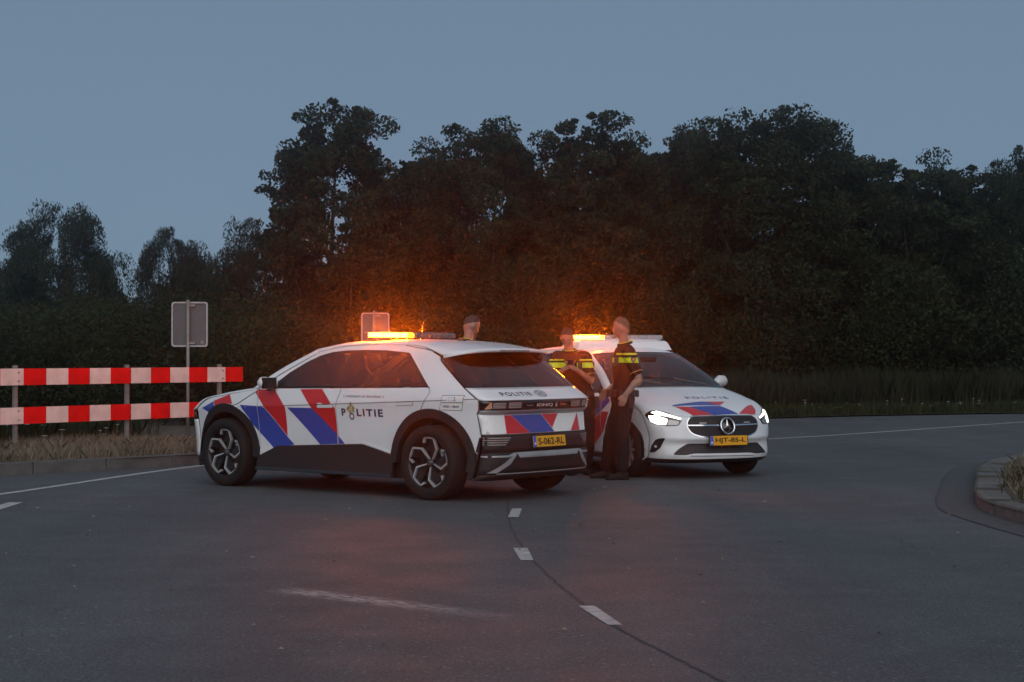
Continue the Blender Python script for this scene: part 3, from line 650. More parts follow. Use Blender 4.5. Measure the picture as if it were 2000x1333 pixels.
def make_wheel(parent, x, sg, yc, rad, width, rim_r, style):
    w = empty('wheel', (x, yc * sg, rad)); w.parent = parent
    hw = width / 2
    prof = [(rim_r * .98, -hw * .86), (rim_r + .012, -hw * .98), (rad - .055, -hw * 1.04), (rad - .018, -hw * .93), (rad - .002, -hw * .78)]
    for k in range(-3, 4):          # tread grooves
        yy = k * hw * .2; prof += [(rad, yy - hw * .07), (rad, yy + hw * .05), (rad - .007, yy + hw * .06), (rad - .007, yy + hw * .11)]
    prof += [(rad - .002, hw * .80), (rad - .018, hw * .93), (rad - .055, hw * 1.04), (rim_r + .012, hw * .98), (rim_r * .98, hw * .86)]
    t = MB().lathe(prof, 'y', 56).build('tyre', M_TYRE, w, True)
    o = sg; f0 = hw * .84
    rim = MB().lathe([(rim_r, o * hw * .9), (rim_r * .965, o * hw * .86), (rim_r * .93, o * hw * .4), (rim_r * .9, -o * hw * .8)], 'y', 48).lathe([(rim_r * .93, o * hw * .15), (.04, o * hw * .25)], 'y', 40)
    rim.build('rim', M_RIMDARK, w, True)
    MB().lathe([(.17, o * hw * .12), (.17, o * hw * .2), (.06, o * hw * .22)], 'y', 32).build('brake_disc', M_DISC, w, True)
    Rr = rim_r * .97
    if style == 'hook':
        base = [(.10, .13), (.395, .53), (.27, .965), (-.19, 1.0), (-.275, .77)]
        for k in range(5):
            a = R(-72 * k); ro = lambda p: (p[0] * math.cos(a) - p[1] * math.sin(a), p[0] * math.sin(a) + p[1] * math.cos(a))
            P = [ro(p) for p in base]; mb = MB(); wd = [.035, .075, .085, .05, .085]
            L = []; Rt = []
            for i, p in enumerate(P):
                d = np.array(P[min(i + 1, 4)]) - np.array(P[max(i - 1, 0)]); d /= np.linalg.norm(d); n = np.array([-d[1], d[0]]) * wd[i] * .5; L.append(np.array(p) + n); Rt.append(np.array(p) - n)
            v = []
            dep = [f0 - .035, f0 - .006, f0 + .002, f0 + .002, f0 - .004]
            for i in range(5):
                for q, dz in ((L[i], 0), (Rt[i], 0), (Rt[i], -.03), (L[i], -.03)): v.append((-q[0] * Rr * sg, o * (dep[i] + dz), q[1] * Rr))
            f = [(i * 4 + j, i * 4 + (j + 1) % 4, i * 4 + 4 + (j + 1) % 4, i * 4 + 4 + j) for i in range(4) for j in range(4)] + [(0, 1, 2, 3), (19, 18, 17, 16)]
            pmesh_o = obj('spoke', pmesh('spoke', v, f, M_ALLOY), w)
            bl = [ro(p) for p in [(.05, .16), (.34, .55), (.20, .93), (-.10, .93), (-.02, .5)]]
            vv = [(-q[0] * Rr * sg, o * (f0 - .022 - .02 * (j in (0, 4))), q[1] * Rr) for j, q in enumerate(bl)]
            obj('spoke_blade', pmesh('spoke_blade', vv, [(0, 1, 2, 3, 4)], M_RIMDARK), w)
        MB().lathe([(.036, o * (f0 - .05)), (.034, o * (f0 - .02)), (.0, o * (f0 - .016))], 'y', 20).build('hub_cap', M_DARKGREY, w, True)
    else:
        for k in range(10):
            a = 2 * math.pi * k / 10; c, s_ = math.cos(a), math.sin(a); v = []
            for r_, hw_, d_ in ((.04, .020, -.03), (Rr * .97, .013, 0)):
                for q, dz in ((hw_, 0), (-hw_, 0), (-hw_, -.03), (hw_, -.03)): v.append((r_ * c - q * s_, o * (f0 + d_ + dz), r_ * s_ + q * c))
            obj('spoke', pmesh('spoke', v, [(0, 1, 5, 4), (1, 2, 6, 5), (2, 3, 7, 6), (3, 0, 4, 7), (4, 5, 6, 7)], M_ALLOY), w)
        MB().lathe([(.036, o * (f0 - .05)), (.034, o * (f0 - .02)), (.0, o * (f0 - .016))], 'y', 20).build('hub_cap', M_SILVER, w, True)
    return w
def seat(parent, x, y):
    MB().box((x, y, .50), (.50, .50, .16)).build('seat', M_SEAT, parent)
    MB().box((x - .26, y, .82), (.13, .48, .60), Matrix.Rotation(R(-14), 3, 'Y')).build('seat_back', M_SEAT, parent)
    MB().box((x - .35, y, 1.18), (.09, .26, .17), Matrix.Rotation(R(-10), 3, 'Y')).build('headrest', M_SEAT, parent)
def cabin(parent, xs_front, x_rear, x_dash, wy, ys):
    MB().box(((x_dash + x_rear) / 2 - .4, 0, .40), (x_dash - x_rear + .9, 1.5, .06)).build('cabin_floor', M_LINER, parent)
    MB().box((x_dash, 0, .80), (.40, 1.44, .34)).build('dashboard', M_SEAT, parent)
    for y in (.37, -.37): seat(parent, xs_front, y)
    for y in (.40, -.40): seat(parent, x_rear, y)
    sw = MB(); c = Vector((x_dash - .38, ys, .93)); ax = Vector((-.92, 0, .38)); sd = Vector((0, 1, 0)); up = ax.cross(sd)
    sw.tube([c + (sd * math.cos(a) + up * math.sin(a)) * .185 for a in np.linspace(0, 2 * math.pi, 25)], .015, 8, cap=False)
    sw.tube([c + sd * .18, c, c - sd * .18], .014, 6); sw.tube([c, c - up * .18], .014, 6); sw.tube([c, c - ax * .3], .035, 8)
    sw.build('steering_wheel', mat('steering_wheel_leather', (.12, .12, .12), .6), parent, True)
def plate(parent, txt, c, rot, w=.52, h=.11):
    """number plate facing +x in its own frame"""
    p = empty('number_plate', c); p.rotation_euler = rot; p.parent = parent
    b = MB().box((0, 0, 0), (.012, w, h)).build('plate_board', M_PLATE, p); bevel(b, .004, 2)
    MB().box((-.004, 0, 0), (.012, w + .018, h + .016)).build('plate_holder', M_LINER, p)
    MB().box((.0065, -(w / 2 - .023), 0), (.003, .044, h - .004)).build('country_strip', M_PLATEBLUE, p)
    fn = lambda u, v: (np.array([.0062, u, v]), np.array([1.0, 0, 0]))
    lay_text(txt, w * .80, h * .62, lambda a, b_: (a + .022, b_), fn, M_PLATETXT, 'plate_lettering', p, off=.003, bold=.018)
    ring = circle(-(w / 2 - .023), .018, .013, 12); lay(circle(-(w / 2 - .023), -.02, .012, 12), fn, M_WHITE2, 'country_letters', p, step=0, off=.005)
    return p
def frame_ring(outer, holes, S, car):
    """black surround of the side windows: the outline with the panes cut out"""
    return lay(outer, S, M_GLOSSBLK, 'window_surround', car, .05, -.003, .01, holes=[inset(list(h), .008) for h in holes])
# ------------------------------------------------------------------ the electric crossover, seen from its left rear
def W_ion(x, z):
    zc = min(1.0, max(.84, .876 + (.977 - x) * .0437))
    if z > 1.10: y = .896 - (z - 1.10) * .46
    elif z > zc: y = .925 - (z - zc) / (1.10 - zc) * .029
    else:
        d = zc - z; y = .925 - .055 * (1 - math.exp(-d * 5)) + (max(0, .48 - z) * .12 if z < .48 else 0)
    if x > 1.15: y -= (x - 1.15) ** 2 * .135
    if x < -1.35: y -= (-1.35 - x) ** 2 * .135
    return y
ROWS_I = [  # name, centre (x, z), edge (x, z), plan roundness, crown roundness, crease
    ('bumper_low', (2.20, .19), (1.98, .21), 2.4, 4, 1), ('lip', (2.30, .30), (2.03, .32), 2.4, 4, 0), ('nose', (2.345, .58), (2.06, .60), 2.6, 4, 0),
    ('lamp_low', (2.335, .70), (2.07, .72), 2.8, 4, 1), ('hood_front', (2.29, .80), (2.06, .84), 3.0, 3, 1), ('hood_a', (2.12, .905), (1.90, .925), 3.4, 2.6, 0),
    ('hood_b', (1.65, 1.03), (1.5, .995), 3.5, 2.6, 0), ('cowl', (1.20, 1.085), (.97, 1.068), 3.2, 2.8, 1), ('ws_mid', (.82, 1.33), (.66, 1.235), 3, 2.6, 0),
    ('header', (.36, 1.525), (.20, 1.465), 3, 2.6, 1), ('roof_a', (-.1, 1.585), (-.15, 1.522), 3, 2.8, 0), ('roof_b', (-.6, 1.60), (-.7, 1.535), 3, 2.8, 0),
    ('roof_c', (-1.25, 1.572), (-1.22, 1.515), 3, 2.8, 0), ('spoiler', (-1.86, 1.492), (-1.50, 1.42), 3.2, 2.6, 1), ('spoiler_u', (-1.85, 1.462), (-1.51, 1.395), 3.2, 2.6, 1),
    ('rglass_top', (-1.72, 1.445), (-1.525, 1.375), 2.8, 2.6, 1), ('rglass_low', (-2.07, 1.112), (-1.90, 1.112), 3.0, 4, 1), ('shelf', (-2.275, .992), (-2.085, .988), 3, 5, 1),
    ('band_low', (-2.262, .892), (-2.07, .892), 3, 5, 1), ('step', (-2.205, .846), (-2.05, .862), 3, 5, 1), ('gate_low', (-2.245, .66), (-2.08, .655), 3, 5, 1),
    ('bump_a', (-2.285, .635), (-2.085, .63), 3, 5, 1), ('bump_b', (-2.29, .485), (-2.065, .475), 3, 5, 1), ('bump_c', (-2.31, .45), (-2.055, .45), 3, 5, 1),
    ('bump_d', (-2.285, .27), (-2.02, .26), 3, 5, 1), ('bump_e', (-2.18, .21), (-1.98, .215), 4, 5, 1)]
def build_ioniq():
    car = empty('police_car', (-1.41, 18.659, 0), 2.4575)
    tag(car, 'white police crossover with red and blue stripes seen from its left rear', 'police car', 'police cars blocking the road')
    sk = Skin(ROWS_I, W_ion); L = sk.side(1)
    # --- shell panels
    fb = shell_panel(sk, 'bumper_low', 'lip', M_BLACKPL, 'front_bumper', car, ns=4); shell_panel(sk, 'lip', 'lamp_low', M_WHITE, 'front_panel', car)
    hl = shell_panel(sk, 'lamp_low', 'hood_front', M_GLOSSBLK, 'headlight_band', car)
    for sg in (1, -1): lay([(sg * .52, .722), (sg * .86, .735), (sg * .86, .80), (sg * .52, .785)], sk.front('lamp_low', 'hood_front'), M_AMBERTURN, 'headlight', hl, .05, .003)
    hood = shell_panel(sk, 'hood_front', 'cowl', M_WHITE, 'bonnet', car, ns=8)
    shell_panel(sk, 'cowl', 'header', G_WS, 'windscreen', car, -.93, .93, ns=7, th=.004)
    for t0, t1 in ((-1, -.925), (.925, 1)): shell_panel(sk, 'cowl', 'header', M_WHITE, 'windscreen_pillar', car, t0, t1, ns=7, nt=7)
    roof = shell_panel(sk, 'header', 'spoiler', M_WHITE, 'roof', car, ns=7, nt=48)
    shell_panel(sk, 'spoiler', 'spoiler_u', M_WHITE, 'spoiler_edge', roof, ns=2); shell_panel(sk, 'spoiler_u', 'rglass_top', M_GLOSSBLK, 'spoiler_underside', roof, ns=3)
    lay([(.24, 1.470), (-.24, 1.470), (-.24, 1.484), (.24, 1.484)], sk.front('spoiler', 'spoiler_u'), M_LAMPPIX, 'high_brake_lamp', roof, .06, .004)
    rg = shell_panel(sk, 'rglass_top', 'rglass_low', G_REAR, 'rear_window', car, ns=9, th=.004)
    shell_panel(sk, 'rglass_top', 'rglass_low', M_GLOSSBLK, 'window_border', rg, .82, .995, ns=9, nt=8, off=.002, th=0); shell_panel(sk, 'rglass_top', 'rglass_low', M_GLOSSBLK, 'window_border', rg, -.995, -.82, ns=9, nt=8, off=.002, th=0)
    wp = MB().tube([(-2.06, .05, 1.13), (-2.0, -.10, 1.175), (-1.99, -.40, 1.185)], .008, 6)
    gate = shell_panel(sk, 'rglass_low', 'shelf', M_WHITE, 'tailgate', car, ns=5)
    shell_panel(sk, 'shelf', 'band_low', M_GLOSSBLK, 'lamp_band', gate, ns=3); shell_panel(sk, 'band_low', 'step', M_DARKGREY if 0 else M_SILVER, 'tailgate_step', gate, ns=3)
    shell_panel(sk, 'step', 'gate_low', M_WHITE, 'tailgate_lower', gate, ns=4)
    rb = shell_panel(sk, 'gate_low', 'bump_b', M_BLACKPL, 'rear_bumper', car, ns=3); shell_panel(sk, 'bump_b', 'bump_d', M_BLACKPL, 'bumper_skirt', rb, ns=3); shell_panel(sk, 'bump_d', 'bump_e', M_BLACKPL, 'bumper_lower', rb, ns=3)
    bf = sk.front('shelf', 'band_low')
    for sg in (1, -1):
        tl = lay([(sg * .38, .905), (sg * .83, .900), (sg * .795, .978), (sg * .38, .978)], bf, M_LAMPDARK, 'tail_lamp', car, .05, .003)
        for a, b in ((.40, .575), (.61, .76)):
            for i in range(4):
                z0 = .915 + i * .0145
                lay([(sg * a, z0), (sg * b, z0), (sg * b, z0 + .010), (sg * a, z0 + .010)], bf, M_LAMPPIX, 'lamp_pixel_row', tl, .06, .006)
        lay([(sg * .765, .912), (sg * .82, .905), (sg * .79, .974), (sg * .775, .974)], bf, M_AMBERTURN, 'turn_lamp', tl, .05, .006)
        for i in range(4):
            z0 = .555 + i * .022; lay([(sg * (.62 - .02 * i), z0), (sg * (.81), z0), (sg * .81, z0 + .010), (sg * (.62 - .02 * i), z0 + .010)], sk.front('gate_low', 'bump_b'), M_LAMPPIX, 'bumper_reflector', rb, .06, .004)
    rear_txt = lambda y0, z0: (lambda a, b: (y0 - a, z0 + b))
    lay_text('IONIQ', .255, .036, rear_txt(-.035 + .07, .936), bf, M_LETTER, 'model_lettering', gate, off=.006, bold=.02); lay_text('5', .034, .036, rear_txt(-.15, .936), bf, M_LETTER, 'model_number', gate, off=.006, bold=.02)
    for y0 in (.27, -.27): lay([(y0 - .05, .934), (y0 + .05, .934), (y0 + .05, .940), (y0 - .05, .940)], bf, M_SILVER, 'band_dash', gate, .06, .005)
    gf = sk.front('rglass_low', 'shelf')
    lay_text('POLITIE', .45, .034, rear_txt(.37, 1.047), gf, M_NAVY, 'police_lettering', gate, off=.003, bold=.02, spacing=1.3)
    emb = []
    for i in range(28):
        a, b = 2 * math.pi * i / 28, 2 * math.pi * (i + 1) / 28
        emb.append([(.085 * math.cos(a), 1.045 + .030 * math.sin(a)), (.085 * math.cos(b), 1.045 + .030 * math.sin(b)), (.070 * math.cos(b), 1.045 + .022 * math.sin(b)), (.070 * math.cos(a), 1.045 + .022 * math.sin(a))])
    emb += [[(.045, 1.024), (.030, 1.024), (.018, 1.066), (.033, 1.066)], [(-.018, 1.024), (-.033, 1.024), (-.045, 1.066), (-.030, 1.066)], [(.032, 1.042), (.027, 1.052), (-.032, 1.048), (-.027, 1.038)]]
    lay(emb, gf, M_SILVER, 'emblem', gate, 0, .006, smooth=False)
    # chevrons of the tailgate
    sf = sk.front('step', 'gate_low'); zb, zt = .664, .842
    st = lambda poly, m, n: lay([(p[0], min(max(p[1], zb), zt)) for p in poly], sf, m, n, gate, .05, .003)
    st([(.575, zt), (.485, zt), (.24, zb), (.575, zb)], M_RED, 'red_stripe'); st([(.48, zt), (.02, zt), (-.15, zb), (.235, zb)], M_BLUE, 'blue_stripe')
    st([(.012, zt), (-.255, zt), (-.125, .702)], M_RED, 'red_stripe'); st([(-.26, zt), (-.60, zt), (-.43, zb), (-.155, zb), (-.13, .702)], M_WHITE2, 'white_stripe')
    st([(-.605, zt), (-.605, zb), (-.435, zb)], M_RED, 'red_stripe'); st([(.58, zt), (.81, zt), (.81, zb), (.58, zb)], M_WHITE2, 'white_stripe'); st([(-.61, zt), (-.805, zt), (-.805, zb), (-.61, zb)], M_WHITE2, 'white_stripe')
    # bumper brightwork
    bs = sk.front('bump_b', 'bump_d'); bs2 = sk.front('bump_b', 'bump_d')
    for sg in (1, -1):
        lay([(sg * .90, .452), (sg * .60, .455), (sg * .53, .478), (sg * .50, .478), (sg * .60, .438), (sg * .90, .440)], bs, M_SILVER, 'bumper_strip', rb, .05, .004)
        lay([(sg * .53, .478), (sg * .49, .478), (sg * .57, .372), (sg * .72, .287), (sg * .80, .287), (sg * .64, .385)], bs, M_SILVER, 'skid_edge', rb, .05, .005)
    lay([(.50, .480), (-.50, .480), (-.46, .430), (.46, .430)], bs, M_SILVER, 'skid_plate', rb, .05, .006); lay([(.40, .418), (-.40, .418), (-.38, .392), (.38, .392)], bs, M_LINER, 'bumper_slot', rb, .05, .004)
    lay([(.72, .284), (-.72, .284), (-.72, .274), (.72, .274)], bs, M_SILVER, 'skid_line', rb, .05, .004)
    plate(car, 'S-062-RL', (-2.300, 0, .577), (0, R(-8), math.pi))
    # --- sides
    ef = lambda a, b: sk.edge(a, b)
    arch = lambda cx, r, a0, a1, k=18: [(cx + r * math.cos(R(a0 + (a1 - a0) * i / k)), .37 + r * math.sin(R(a0 + (a1 - a0) * i / k))) for i in range(k + 1)]
    RO, RI = .53, .445
    belt = lambda x: 1.083 + (.62 - x) * .018
    shut = [(1.40, .893), (1.295, .905), (.976, 1.066)]
    fender = [(.972, 1.05), (1.28, .898), (1.36, .885)] + arch(1.5, RO, 104, 178)[::1][:0] + [(1.33, .875)] + arch(1.5, RO, 108, 176) + [(.972, .36)]
    hood_side = [(.972, 1.062)] + [(1.30, .905), (1.385, .888)] + arch(1.5, RO, 103, 34, 14) + [(2.03, .70)] + ef('lamp_low', 'cowl')
    nose_side = arch(1.5, RO, 33, -10, 10) + [(2.02, .25), (2.03, .32)] + ef('lip', 'lamp_low') + [(2.0, .70)]
    clad_top = [(.972, .352), (.76, .437), (.69, .466), (-.21, .507), (-.56, .523), (-1.02, .424)]
    fdoor = [(.962, 1.055), (.95, 1.075), (-.262, belt(-.262) - .008), (-.272, 1.06), (-.225, .955), (-.206, .89), (-.212, .60), (-.215, .512), (-.21, .507)] + [(.69, .466), (.76, .437), (.962, .357)]
    rdoor = [(-.274, belt(-.27) - .008), (-1.478, belt(-1.47) - .008), (-1.505, 1.062), (-1.365, .865)] + arch(-1.5, RO, 75, 5, 14) + [(-1.015, .424), (-.56, .523), (-.225, .509), (-.222, .60), (-.216, .89), (-.235, .955), (-.282, 1.06)]
    dlo = [(.66, belt(.66)), (.70, 1.15), (.567, 1.245), (.357, 1.357), (.181, 1.428), (.018, 1.465), (-.18, 1.482), (-.467, 1.487), (-.752, 1.482), (-1.07, 1.458), (-1.10, 1.445), (-1.263, 1.305), (-1.478, belt(-1.478))]
    quarter = [(-1.49, belt(-1.478) - .002), (-1.515, 1.064), (-1.375, .862)] + arch(-1.5, RO, 77, 174, 18)[0:] + [(-2.04, .43), (-2.045, .46), (-2.075, .63)] + ef('rglass_low', 'bump_a')[::-1] + ef('rglass_top', 'rglass_low')[::-1] + ef('spoiler', 'rglass_top')[::-1][1:] + ef('roof_c', 'spoiler')[::-1][1:] + ef('cowl', 'roof_c')[::-1][1:] + [(.70, 1.10)] + dlo[1:]
    quarter = [p for i, p in enumerate(quarter)]
    for sg in (1, -1):
        S = sk.side(sg)
        lay(fender, S, M_WHITE, 'fender', car, .05, 0, .02); lay(hood_side, S, M_WHITE, 'bonnet_flank', hood, .05, .0, .02); lay(nose_side, S, M_WHITE, 'front_corner', car, .05, 0, .02)
        fd = lay(inset(fdoor, .002), S, M_WHITE, 'door', car, .05, .0, .02); rd = lay(inset(rdoor, .002), S, M_WHITE, 'door', car, .05, 0, .02)
        lay(quarter, S, M_WHITE, 'body_side', car, .05, 0, .02)
        for d, hx, hz in ((fd, -.065, .900), (rd, -1.185, .945)):
            hpoly = rounded([(hx + .115, hz - .016), (hx + .112, hz + .013), (hx - .115, hz + .022), (hx - .108, hz - .010)], .008)
            lay(hpoly, S, M_WHITE, 'door_handle', d, 0, .008, .012); lay(inset(hpoly, -.005), S, M_LINER, 'handle_gap', d, 0, .002)
        # glass panes, let into the surround
        fg = [(.60, belt(.6) + .012), (.56, 1.215), (.357, 1.333), (.181, 1.405), (.018, 1.442), (-.18, 1.460), (-.265, 1.463), (-.205, belt(-.2) + .012)]
        rg_ = [(-.385, belt(-.38) + .012), (-.42, 1.463), (-.752, 1.458), (-1.05, 1.436), (-1.235, 1.300), (-1.440, belt(-1.44) + .012)]
        lay(fg, S, G_SIDE, 'window', fd, .06, .001, .004); lay(rg_, S, G_SIDE, 'window', rd, .06, .001, .004); frame_ring(dlo, [fg, rg_], S, car)
        lay([(-.206, belt(-.2)), (-.267, 1.468), (-.418, 1.468), (-.383, belt(-.38))], S, M_GLOSSBLK, 'window_post', car, .06, .002, .006)
        # cladding
        lay([(1.0, .20)] + [(.99, .30), (.985, .345)] + clad_top[1:5] + [(-1.005, .420), (-1.0, .30), (-1.0, .20)], S, M_BLACKPL, 'sill_cladding', car, .06, .006, .03)
        lay([(1.0, .205), (-1.0, .205), (-1.0, .235), (1.0, .235)], S, M_GLOSSBLK, 'sill_lip', car, .1, .014, .02)
        for cx, a0, a1 in ((1.5, -12, 184), (-1.5, -2, 190)):
            lay(arch(cx, RO + .004, a0, a1, 30) + arch(cx, RI, a1, a0, 30), S, M_BLACKPL, 'arch_cladding', car, .04, .016, .05)
        lay([(-2.01, .44), (-2.02, .475), (-2.07, .63), (-2.085, .63), (-2.065, .475), (-2.055, .45), (-2.02, .26), (-1.98, .215), (-1.94, .215), (-1.96, .30)], S, M_BLACKPL, 'bumper_corner', rb, .04, .001, .02)
        lay([(2.03, .32), (1.98, .21), (1.93, .22), (1.985, .33)], S, M_BLACKPL, 'bumper_corner', car, .05, .001, .02)
        # light catching the lower rear door's creases, painted as thin raised white strips
        for q in ([(-.56, .556), (-1.0, .455), (-1.0, .439), (-.56, .540)], [(-.985, .455), (-1.045, .63), (-1.058, .625), (-1.0, .445)]): lay(q, S, M_WHITE2, 'crease_highlight', rd, .1, .004, .004)
        # waist line and shut lines that no panel edge makes
        zc = lambda x: .876 + (.977 - x) * .0437
        lay([(.96, zc(.96)), (-2.06, zc(-1.85)), (-2.06, zc(-1.85) + .006), (.96, zc(.96) + .006)], S, M_DARKGREY, 'waist_line', car, .1, .0012)
        lay([(-1.0, 1.532), (-1.46, 1.468), (-1.46, 1.462), (-1.0, 1.526)], S, M_LINER, 'roof_seam', car, .1, .002)
        # stripes, split at the shut lines
        def stripe(poly, m, name, owners, x_cut=.967):
            a, b = clip(poly, 1, 0, -(x_cut + .004)), clip(poly, -1, 0, x_cut - .004)
            if len(a) > 2 and abs(poly_area(a)) > 1e-4: lay(a, S, m, name, car, .05, .0024)
            if len(b) > 2 and abs(poly_area(b)) > 1e-4: lay(b, S, m, name, fd, .05, .0024)
        archcut = lambda p: p
        stripe([(1.013, 1.034), (.966, 1.066), (.704, 1.058), (.534, .885), (.534, .572), (.857, .879)], M_RED, 'red_stripe', fd)
        stripe([(1.245, .893), (.931, .884), (.857, .870), (.534, .565), (.432, .487), (.752, .442), (1.075, .692), (1.125, .765)], M_BLUE, 'blue_stripe', fd)
        stripe([(.322, 1.073), (-.004, 1.080), (-.159, .926), (-.204, .885), (-.210, .608), (.128, .872)], M_RED, 'red_stripe', fd)
        stripe([(.503, .879), (.138, .879), (-.208, .610), (-.209, .515), (.048, .500)], M_BLUE, 'blue_stripe', fd)
        lay([(-.224, .598), (-.315, .519), (-.224, .515)], S, M_BLUE, 'blue_stripe', rd, .05, .0024)
        lay([(1.725, .928), (1.43, 1.004), (1.375, .902), (1.50, .905), (1.60, .898), (1.70, .868)], S, M_RED, 'red_stripe', hood, .05, .0024)
        lay([(1.96, .845), (1.73, .922), (1.71, .868), (1.83, .80)], S, M_BLUE, 'blue_stripe', hood, .05, .0024)
        # lettering
        tx = (lambda x0, z0: (lambda a, b: (x0 - a * sg, z0 + b)))
        lay_text('P', .060, .076, tx(-.325 if sg > 0 else -.868, .846), S, M_NAVY, 'police_lettering', rd, off=.003, bold=.03)
        lay_text('LITIE', .365, .076, tx(-.692 if sg > 0 else -.50, .846), S, M_NAVY, 'police_lettering', rd, off=.003, bold=.03, spacing=1.25)
        xo = -.435 if sg > 0 else -.755; ring = []
        for i in range(24):
            a, b = 2 * math.pi * i / 24, 2 * math.pi * (i + 1) / 24; ring.append([(xo + .036 * math.cos(a), .805 + .036 * math.sin(a)), (xo + .036 * math.cos(b), .805 + .036 * math.sin(b)), (xo + .022 * math.cos(b), .805 + .022 * math.sin(b)), (xo + .022 * math.cos(a), .805 + .022 * math.sin(a))])
        lay(ring, S, M_NAVY, 'police_lettering', rd, 0, .003, smooth=False)
        fl = [[(0, 1.0), (.16, .72), (-.02, .46), (-.10, .70)], [(.20, .70), (.36, .42), (.12, .10), (.02, .40)], [(-.14, .66), (-.40, .40), (-.30, .12), (-.05, .44)], [(-.05, .38), (-.26, .08), (-.10, -.08), (.05, .14)], [(.08, .34), (.10, .08), (.24, .04), (.30, .22)]]
        lay([[(xo + sg * p[0] * -.16, .838 + p[1] * .12) for p in q] for q in fl], S, M_GOLD, 'police_emblem', rd, 0, .004, smooth=False)
        lay_text('« waakzaam en dienstbaar »', .58, .030, tx(-.615, 1.014), S, M_GREYTXT, 'motto_lettering', rd, off=.003)
        q1 = [(-1.678, 1.033), (-1.930, 1.036), (-1.914, .972), (-1.663, .969)]; q2 = [(-1.660, .962), (-1.910, .964), (-1.890, .892), (-1.632, .896)]
        for q, t, w_, h_, c in ((q1, '112', .085, .034, mat('light_blue_lettering', (.08, .22, .55), .5)), (q2, '0900 • 8844', .19, .024, M_NAVY)):
            sb = lay(q, S, M_WHITE2, 'sticker', car, .1, .0030); lay(inset(q, -.005), S, M_DARKGREY, 'sticker_border', sb, .1, .0018)
            cx = sum(p[0] for p in q) / 4; cz = sum(p[1] for p in q) / 4; lay_text(t, w_, h_, tx(cx, cz), S, c, 'sticker_lettering', sb, off=.0045, bold=.015)
        # mirror
        mr = empty('mirror', (.74, sg * .93, 1.10)); mr.parent = car
        hs = MB(); sec = []
        for i, (dy, wx, hz, dz) in enumerate(((-.055, .05, .04, .0), (.0, .10, .10, .02), (.07, .115, .135, .035), (.15, .10, .12, .04), (.185, .05, .06, .04))):
            sec.append([(.02 - .3 * dy * .4 + wx * (.5 if abs(c) < 1 else 1) * c * .5 if 0 else (wx * .5 * math.cos(a) - .05 * dy), sg * dy, dz + hz * .5 * math.sin(a)) for a in np.linspace(0, 2 * math.pi, 13)[:-1] for c in (1,)])
        v = [p for s_ in sec for p in s_]; f = [(i * 12 + j, i * 12 + (j + 1) % 12, i * 12 + 12 + (j + 1) % 12, i * 12 + 12 + j) for i in range(4) for j in range(12)] + [tuple(range(11, -1, -1)), tuple(range(48, 60))]
        obj('mirror_housing', pmesh('mirror_housing', v, f, M_WHITE, True), mr)
        MB().box((-.052, sg * .075, .035), (.03, .185, .118)).build('mirror_back', M_GLOSSBLK, mr); MB().box((.0, sg * -.03, -.03), (.07, .12, .035)).build('mirror_foot', M_GLOSSBLK, mr)
        # inner structure: dark skin behind the lower body so that gaps read black
        lay([(.95, .25), (-.98, .25), (-.98, 1.06), (.95, 1.04)], S, M_LINER, 'inner_panel', car, .15, -.035)
        for x in (1.5, -1.5):
            wl = MB(); K = 14; v = []
            for yy in (.86, .58):
                for i in range(K + 1): a = math.pi * i / K; v.append((x + .46 * math.cos(a), sg * yy, .37 + .46 * math.sin(a)))
            wl.add(v, [(i, i + 1, K + 2 + i, K + 1 + i) for i in range(K)] + [tuple(range(K + 1, 2 * K + 2))]); wl.build('wheel_well', M_LINER, car)
            make_wheel(car, x, sg, .812, .37, .25, .262, 'hook')
    MB().box((0, 0, .27), (2.1, 1.6, .16)).box((1.6, 0, .35), (.9, 1.0, .24)).box((-1.65, 0, .36), (.95, 1.05, .26)).build('underbody', M_LINER, car)
    MB().box((1.55, 0, .62), (1.3, 1.1, .5)).box((-1.78, 0, .62), (.66, 1.1, .34)).build('bulkhead', M_LINER, car)
    cabin(car, -.05, -1.0, .80, .7, .37)
    # roof antennas
    MB().tube([(-.86, .30, 1.59), (-.885, .30, 1.98)], [.006, .003], 6).lathe([(.02, 1.585), (.018, 1.60), (.006, 1.625)], 'z', 10, (-.86, .30, 0)).build('antenna', M_GLOSSBLK, car, True)
    MB().lathe([(.02, 1.572), (.018, 1.59), (.011, 1.60), (.009, 1.665), (.0, 1.67)], 'z', 10, (-1.02, -.35, 0)).build('antenna', M_GLOSSBLK, car, True)
    MB().lathe([(.045, 1.572), (.04, 1.60), (.0, 1.612)], 'z', 14, (-1.15, 0, 0)).build('antenna_base', M_GLOSSBLK, car, True)
    light_bar(-.43, 1.20, 1.645, 'low beacon bar with its left half lit amber on the white crossover', car, (.66, .12), low=True)
    return car, sk
